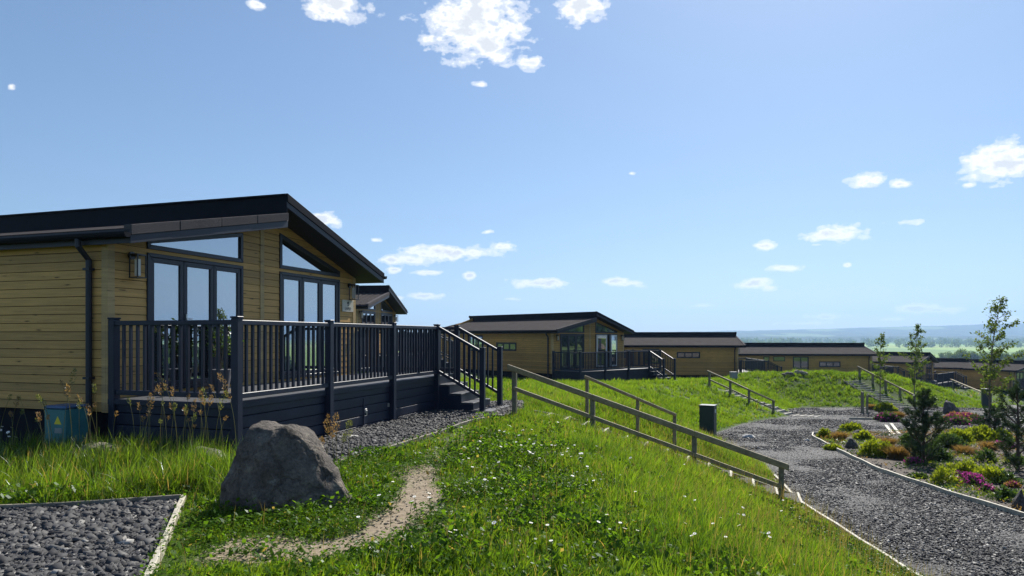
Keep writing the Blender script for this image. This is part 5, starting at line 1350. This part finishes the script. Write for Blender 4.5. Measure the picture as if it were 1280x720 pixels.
def stalk_mesh(name, h, seed, bend, head):
    r_ = np.random.default_rng(seed); pts = []; n = 9
    for i in range(n+1):
        f = i/n; pts.append(Vector((bend*h*0.45*f**2.6, 0.06*h*math.sin(f*2+seed), h*(f-0.18*abs(bend)*f**3))))
    mb = MB(); mb.tube(pts, [0.0042*(1-.6*i/n) for i in range(n+1)], 4, False)
    me1 = mb
    # panicle of small flattened spikelets
    m_ = int(90*head); f = 1-0.24*head*r_.uniform(0, 1, m_)**1.1; P = []; D = []
    for ff in f:
        i = min(int(ff*n), n-1); c = pts[i].lerp(pts[i+1], ff*n-i); d = (pts[i+1]-pts[i]).normalized(); o_ = Vector(r_.normal(0, 1, 3)).normalized()
        w = 0.030*head*math.sin(math.pi*min(1, max(.05, (1-ff)/(0.24*head))))**.7; P.append(c+o_*w); D.append(d*0.9+o_*0.7)
    L_ = card_leaves(np.array(P), np.array(D), r_.uniform(.018, .036, m_), np.clip(r_.normal(.5, .3, m_), 0, 1), .3)
    V = np.concatenate([np.array([tuple(v) for v in mb.v]), L_[0]]); nb = len(mb.v); lp = np.concatenate([np.array(mb.f).ravel(), L_[1]+nb]); stt = np.concatenate([np.arange(len(mb.f))*4, L_[2]+4*len(mb.f)])
    return V, lp, stt, np.concatenate([np.full(nb, .5), L_[3]]), np.concatenate([np.full(nb, .25), L_[4]]), len(mb.f)
def stalk(px, py_top, Yd, bend, head, label, grp, seed):
    X_ = (px-640)/F*Yd; zt = (HY-py_top)/F*Yd; zb = tz(X_-bend*.2, Yd); h = (zt-zb)/(1-.18*abs(bend))
    V, lp, stt, tn_, dr_, ns = stalk_mesh('stalk', h, seed, bend, head)
    o = np_mesh('grass_stalk', V, lp, stt, 'stalk_green', {'tone': tn_, 'dry': dr_}); o.data.materials.append(M['seed_head' if seed % 3 else 'stalk_green'])
    mi = np.zeros(len(stt), np.int32); mi[ns:] = 1; o.data.polygons.foreach_set('material_index', mi)
    o.location = (X_-bend*h*.45, Yd, zb); tag(o, label, 'grass stalk', grp)
ST = [(92,462,8.9,.18,1.1),(73,477,8.8,-.35,.9),(46,494,8.9,-.4,.5),(100,500,9.0,.1,.7),(112,506,8.7,-.3,.6),(122,504,8.8,.3,.4),(160,498,8.6,-.3,.5),(171,505,8.6,-.15,.5),(193,467,8.4,-.45,.9),(206,480,8.5,.2,.4),(191,492,8.5,.1,1.0),
      (246,500,8.3,.1,.7),(254,486,8.4,-.15,.9),(263,495,8.2,.2,.6),(270,468,8.1,-.4,1.2),(282,490,8.1,.35,1.0),(232,510,8.2,-.2,.5),(148,515,8.6,.2,.4),(30,512,8.8,.3,.4),(12,516,8.7,-.2,.4),(58,520,8.6,.2,.4),(218,505,8.4,.2,.5)]
for _ in range(30): ST.append((rnd.choice((rnd.uniform(5, 120), rnd.uniform(150, 288), rnd.uniform(180, 288))), rnd.uniform(480, 535), rnd.uniform(7.6, 8.9), rnd.uniform(-.45, .45), rnd.uniform(.25, .6)))
for i, (a, b, c, d, e) in enumerate(ST): stalk(a, b, c, d, e, 'tall seeding grass stalk standing above the long grass before the deck', 'tall grass stalks before the deck', 300+i)
for i, (a, b, c, d, e) in enumerate([(409, 520, 8.2, .05, 1.3), (421, 518, 8.3, .05, 1.4), (438, 526, 8.3, .08, 1.3), (415, 535, 8.1, -.1, 1.0), (402, 548, 8.2, .1, 1.0), (430, 545, 8.2, .2, .8)]):
    stalk(a, b, c, d, e, 'rusty dock stalk on the gravel behind the boulder', 'rusty stalks behind the boulder', 340+i)

# ------------------------------------------------------------------ potted plant on the near deck
cx, sy = 0.309, 0.951
def deckpt(u, v, z): return (-5.75+cx*u+0.951*(-v), 9.71+sy*u-0.309*(-v), -0.816+z)
t = empty('potted_plant', deckpt(1.75, -0.42, DECK), 0.4, 'leafy plant in a dark pot on the close deck before the patio door', 'potted plant')
m_ = MB(); m_.tube([(0, 0, 0), (0, 0, .30), (0, 0, .34)], [.13, .18, .185], 20); m_.build('pot', 'terracotta', t, smooth=False)
P = []; D = []; st2 = MB()
for i in range(16):
    a = i*2.4; rr = rnd.uniform(.12, .42); h = rnd.uniform(.55, 1.02); q = [Vector((0, 0, .3)), Vector((math.cos(a)*rr*.35, math.sin(a)*rr*.35, .3+h*.6)), Vector((math.cos(a)*rr, math.sin(a)*rr, .3+h*.85))]; st2.tube(q, .006, 4)
    for _ in range(26):
        f = rnd.uniform(.35, 1); c = q[0].lerp(q[1], f*2) if f < .5 else q[1].lerp(q[2], f*2-1); P.append(c); D.append((rnd.gauss(math.cos(a)*.6, .7), rnd.gauss(math.sin(a)*.6, .7), rnd.gauss(.1, .5)))
st2.build('stems', 'bark', t); P = np.array(P); blob_mesh('foliage', [card_leaves(P, np.array(D), rng.uniform(.05, .10, len(P)), rng.uniform(0, 1, len(P)), .45)], 'deep_leaf', t)

# ------------------------------------------------------------------ the valley beyond
def far_tree(px, py_base, hpx, wpx, Yd, label, seed, nm='field_tree'):
    r_ = np.random.default_rng(seed); X_ = (px-640)/F*Yd; k = Yd/F; H_ = hpx*k; W_ = wpx*k/2; zb = -30.0; H_ *= 1.3; W_ *= 1.1
    t = empty(nm, (X_, Yd, zb), 0, label, 'tree', 'trees in the valley fields')
    m_ = MB(); m_.tube([(0, 0, -.3), (0, 0, H_*.35), (.2, 0, H_*.7)], [W_*.09, W_*.07, W_*.03], 6)
    for j in range(5): a = j*1.3; m_.tube([(0, 0, H_*.3), (math.cos(a)*W_*.5, math.sin(a)*W_*.5, H_*.6)], [W_*.04, W_*.015], 4)
    m_.build('trunk', 'bark', t)
    n = 2600; nc = 26; cc_ = r_.normal(0, 1, (nc, 3)); cc_ /= np.linalg.norm(cc_, axis=1)[:, None]; cc_ *= r_.uniform(.35, .85, nc)[:, None]
    ci = r_.integers(0, nc, n); q = r_.normal(0, 1, (n, 3)); q /= np.linalg.norm(q, axis=1)[:, None]; q = cc_[ci]+q*.33*r_.uniform(.6, 1.05, n)[:, None]
    P = np.stack([q[:, 0]*W_, q[:, 1]*W_, H_*.56+q[:, 2]*H_*.42], -1)
    blob_mesh('crown', [card_leaves(P, r_.normal(0, 1, (n, 3)), r_.uniform(.05, .10, n)*W_*1.7, np.clip(r_.normal(.4, .25, n), 0, 1), .8)], 'tree_leaf', t)
FT = [(1128,455,14,18,640,'round dark field tree just over the roof, beside the slender sapling'),(1164,456,16,9,620,'narrow dark field tree just over the roof edge'),(1176,456,12,10,640,'small dark field tree between narrow and pale ones'),(1182,452,15,15,700,'pale open-crowned field tree standing in the bright field'),
      (1200,456,20,24,600,'broadest round field tree above the grey roof'),(1216,455,17,16,640,'field tree half behind the crown of the tall sapling'),(1243,458,22,24,580,'large field tree beyond the tall sapling, toward the view edge'),(1262,458,18,20,600,'field tree over the lowest lodge'),(1276,458,20,22,590,'field tree at the end of the row over the lowest lodge'),
      (1106,455,9,12,760,'low field tree beside the far roof end'),(1230,456,14,16,640,'smaller field tree showing through the tall sapling')]
for i, a in enumerate(FT): far_tree(*a, 500+i)
def woods(name, rows, n_leaf, mat='tree_leaf'):
    ps = []
    for (Yd, xa, xb, hgt, dep, n) in rows:
        r_ = np.random.default_rng(int(abs(Yd))); x = r_.uniform(xa, xb, n); y = Yd+r_.uniform(0, dep, n); H_ = hgt*r_.uniform(.6, 1.15, n)*(0.75+.4*vnoise(x, y, .01, 3)); W_ = H_*r_.uniform(.35, .6, n)
        gap = vnoise(x, y, .006, 8) > 0.28; x, y, H_, W_ = x[gap], y[gap], H_[gap], W_[gap]
        m_ = len(x); ii = np.repeat(np.arange(m_), n_leaf); q = r_.normal(0, 1, (len(ii), 3)); q /= np.linalg.norm(q, axis=1)[:, None]; q *= r_.uniform(.5, 1.05, len(ii))[:, None]
        P = np.stack([x[ii]+q[:, 0]*W_[ii], y[ii]+q[:, 1]*W_[ii], terrain(x[ii], y[ii])+H_[ii]*(.5+.48*q[:, 2])], -1)
        ps.append(card_leaves(P, r_.normal(0, 1, (len(ii), 3)), W_[ii]*r_.uniform(.4, .7, len(ii)), np.clip(r_.normal(.4, .25, len(ii)), 0, 1), .9))
    V, l, s, t_, d_ = join(ps); o = np_mesh(name, V, l, s, mat, {'tone': t_, 'dry': d_}); tag(o, kind='stuff')
woods('far_woods', [(1750, 300, 1800, 17, 120, 260), (2250, 200, 2300, 20, 350, 420), (2900, -600, 3200, 22, 500, 600)], 44)
woods('unseen_woods', [(60, 270, 480, 15, 120, 320), (190, 330, 700, 15, 160, 320), (-60, 250, 460, 15, 120, 200)], 60, 'deep_leaf')  # woods added out of view to darken what the lodge windows mirror
# hills: long wooded ridges across the valley
hx = np.concatenate([np.arange(-8000, -600, 150), np.arange(-600, 5200, 45), np.arange(5200, 8001, 150)]); hy = np.concatenate([np.arange(3000, 4400, 50), np.arange(4400, 7000, 80)])
HX, HYY = np.meshgrid(hx, hy)
front = 26*np.exp(-((HYY-3900)/420)**2)*(0.75+.5*fbm(HX, HYY, .0011, 71)); 
ridge = (np.maximum(-4+.0262*np.clip(HX, -2500, 6000), 9)+15*(fbm(HX, HYY*.2, .0006, 72)-.5)*2)*sstep(4300, 5900, HYY)*(1-.25*sstep(6000, 7000, HYY))
mid = 22*np.exp(-((HYY-4900)/350)**2)*(0.6+.8*fbm(HX, HYY, .0009, 73))
HZ = -31+front+mid+np.maximum(ridge, 0)+31*sstep(4300, 5900, HYY)+(fbm(HX, HYY, .012, 75, 4)-.5)*12*sstep(3100, 3500, HYY)
i_ = np.arange(HX.size).reshape(HX.shape); qq = np.stack([i_[:-1,:-1], i_[:-1,1:], i_[1:,1:], i_[1:,:-1]], -1).reshape(-1, 4)
o = np_mesh('hills', np.stack([HX.ravel(), HYY.ravel(), HZ.ravel()], -1), qq.ravel(), np.arange(len(qq))*4, 'hill', smooth=True); tag(o, kind='structure')
# air over the valley
m, nt, out = new_mat('haze_air')
pv = N(nt, 'ShaderNodeVolumePrincipled'); pv.inputs['Color'].default_value = (0.42, 0.66, 1.0, 1); pv.inputs['Density'].default_value = 0.00016; pv.inputs['Anisotropy'].default_value = 0.25
L(nt, pv.outputs[0], out.inputs['Volume']); M['haze_air'] = m
hz_ = MB(); hz_.box(-8900, 8900, -390, 7400, -32, 260); o = hz_.build('haze', 'haze_air'); tag(o, kind='stuff')

# ------------------------------------------------------------------ light and sky
SUN_AZ = R(25); SUN_EL = R(42)
sd = Vector((math.sin(SUN_AZ)*math.cos(SUN_EL), math.cos(SUN_AZ)*math.cos(SUN_EL), math.sin(SUN_EL)))
sl = bpy.data.lights.new('sun', 'SUN'); sl.energy = 5.0; sl.angle = R(0.5); sl.color = (1.0, 0.95, 0.87)
so = bpy.data.objects.new('sun', sl); COL.objects.link(so); so.rotation_euler = sd.to_track_quat('Z', 'Y').to_euler(); so.location = (20, 40, 60)
world = bpy.data.worlds.new("World"); scene.world = world; world.use_nodes = True
nt = world.node_tree; nt.nodes.clear()
wo = nt.nodes.new('ShaderNodeOutputWorld')
sky = nt.nodes.new('ShaderNodeTexSky'); sky.sky_type = 'NISHITA'; sky.sun_disc = False
sky.sun_elevation = SUN_EL; sky.sun_rotation = SUN_AZ; sky.altitude = 100; sky.air_density = 1.0; sky.dust_density = 0.5; sky.ozone_density = 4.0
bg = nt.nodes.new('ShaderNodeBackground'); bg.inputs[1].default_value = 0.1
# soften the model sky's steep brightening toward the horizon
s1_ = mixc(nt, 1.0, sky.outputs[0], (0.08, 0.08, 0.08), 'MULTIPLY')
gm = N(nt, 'ShaderNodeGamma'); gm.inputs[1].default_value = 0.74; L(nt, s1_, gm.inputs[0])
L(nt, mixc(nt, 1.0, gm.outputs[0], (5.55, 6.4, 7.35), 'MULTIPLY'), bg.inputs[0])
# clouds by compass direction (azimuth, elevation in degrees)
tc = N(nt, 'ShaderNodeTexCoord'); sx = N(nt, 'ShaderNodeSeparateXYZ'); L(nt, tc.outputs['Generated'], sx.inputs[0])
az = N(nt, 'ShaderNodeMath', operation='ARCTAN2'); L(nt, sx.outputs[0], az.inputs[0]); L(nt, sx.outputs[1], az.inputs[1])
el = N(nt, 'ShaderNodeMath', operation='ARCSINE'); L(nt, sx.outputs[2], el.inputs[0])
cv = N(nt, 'ShaderNodeCombineXYZ')
for k, s in ((0, az), (1, el)):
    dg = N(nt, 'ShaderNodeMath', operation='MULTIPLY', i_1=180/math.pi); L(nt, s.outputs[0], dg.inputs[0]); L(nt, dg.outputs[0], cv.inputs[k])
CL = [(594,28,66,50,0),(610,52,40,26,0),(663,79,18,12,0.25),(601,105,18,7,0.45),(727,6,32,26,0),(420,6,40,20,0),(322,5,16,9,0.4),(14,108,8,5,0.55),(1252,204,58,18,0),(1262,194,30,16,0),
      (1083,226,24,10,0.05),(1124,230,18,7,0.15),(1047,292,38,10,0),(958,307,17,7,0.1),(938,356,28,7,0.1),(980,335,24,5,0.25),(1058,331,8,4,0.3),
      (1130,278,28,6,0.3),(1212,231,14,4,0.4),(560,316,62,10,0.0),(515,325,45,9,0.1),(630,308,17,7,0),(587,345,9,6,0.1),(535,341,32,5,0.3),(493,337,12,5,0.2),
      (673,354,42,7,0.1),(530,370,28,5,0.1),(640,374,20,3,0.4),(405,276,20,9,0),(1150,386,34,6,0.2),(785,354,40,8,0.45),(1003,404,64,4,0.42),(1115,399,30,3,0.5),
      (790,217,10,4,0.75),(1022,306,14,3,0.5),(500,372,10,4,0.3),(490,325,20,7,0.15),(690,352,20,5,0.25),(610,290,10,4,0.35),(770,351,26,6,0.3),(960,360,16,5,0.25),(1175,388,40,5,0.3),(1030,396,40,4,0.35),(880,382,30,4,0.45),(1255,398,30,4,0.35),(470,300,12,4,0.4)]
# more clouds round the rest of the sky, for the light and the reflections
for i in range(26):
    a = rnd.uniform(45, 318); e = rnd.uniform(6, 40); CL.append((a, e, rnd.uniform(3, 7), rnd.uniform(0.8, 1.6)*(0.6+e/40), rnd.uniform(0, 0.3), 1))
wv = N(nt, 'ShaderNodeVectorMath', operation='MULTIPLY'); wv.inputs[1].default_value = (1, 1.7, 1); L(nt, cv.outputs[0], wv.inputs[0])
nb = noise_n(nt, wv.outputs[0], 0.42, 7, 0.58)
nb2 = noise_n(nt, wv.outputs[0], 1.15, 5, 0.55)
nm_ = N(nt, 'ShaderNodeMath', operation='MULTIPLY_ADD', i_1=1.35, i_2=-1.78); L(nt, nb2.outputs[0], nm_.inputs[0])
nf = N(nt, 'ShaderNodeMath', operation='MULTIPLY_ADD', i_1=2.2); L(nt, nb.outputs[0], nf.inputs[0]); L(nt, nm_.outputs[0], nf.inputs[2])
last = None
for c in CL:
    if len(c) == 6: A, El, w, h, b = c[0] if c[0] < 180 else c[0]-360, c[1], c[2], c[3], c[4]
    else:
        px, py, hw, hh, b = c
        rx, rz_ = ray(px, py); nrm = math.sqrt(1+rx*rx+rz_*rz_)
        A = math.degrees(math.atan2(rx, 1)); El = math.degrees(math.asin(rz_/nrm))
        w = math.degrees(hw/F)/(1+rx*rx); h = math.degrees(hh/F)/(1+rz_*rz_)
    ma = N(nt, 'ShaderNodeVectorMath', operation='MULTIPLY_ADD'); ma.inputs[1].default_value = (1/w, 1/h, 0); ma.inputs[2].default_value = (-A/w, -El/h, 0)
    L(nt, cv.outputs[0], ma.inputs[0])
    le = N(nt, 'ShaderNodeVectorMath', operation='LENGTH'); L(nt, ma.outputs[0], le.inputs[0])
    o = le.outputs['Value']
    if b > 0:
        ad = N(nt, 'ShaderNodeMath', operation='ADD', i_1=b); L(nt, o, ad.inputs[0]); o = ad.outputs[0]
    if last is None: last = o
    else:
        mn = N(nt, 'ShaderNodeMath', operation='MINIMUM'); L(nt, last, mn.inputs[0]); L(nt, o, mn.inputs[1]); last = mn.outputs[0]
de = N(nt, 'ShaderNodeMath', operation='SUBTRACT'); L(nt, nf.outputs[0], de.inputs[0]); L(nt, last, de.inputs[1])
dp = N(nt, 'ShaderNodeMath', operation='ADD', i_1=1.16); L(nt, de.outputs[0], dp.inputs[0])
al = ramp(nt, dp.outputs[0], [(0.02, (0, 0, 0)), (0.3, (0.45,)*3), (0.62, (1, 1, 1))], 'EASE')
cc = ramp(nt, dp.outputs[0], [(0.25, (1.0, 1.0, 1.0)), (0.7, (0.95, 0.96, 0.97)), (1.0, (0.70, 0.73, 0.78))])
cb = nt.nodes.new('ShaderNodeBackground'); L(nt, cc.outputs[0], cb.inputs[0]); cb.inputs[1].default_value = 0.70
ms = N(nt, 'ShaderNodeMixShader'); L(nt, al.outputs[0], ms.inputs[0]); L(nt, bg.outputs[0], ms.inputs[1]); L(nt, cb.outputs[0], ms.inputs[2])
L(nt, ms.outputs[0], wo.inputs[0])
world.cycles.sampling_method = 'MANUAL'; world.cycles.sample_map_resolution = 1024
cy = scene.cycles
cy.max_bounces = 8; cy.diffuse_bounces = 3; cy.glossy_bounces = 4; cy.transmission_bounces = 6; cy.transparent_max_bounces = 16; cy.volume_bounces = 0
cy.sample_clamp_indirect = 8; cy.use_denoising = True; cy.caustics_reflective = False; cy.caustics_refractive = False
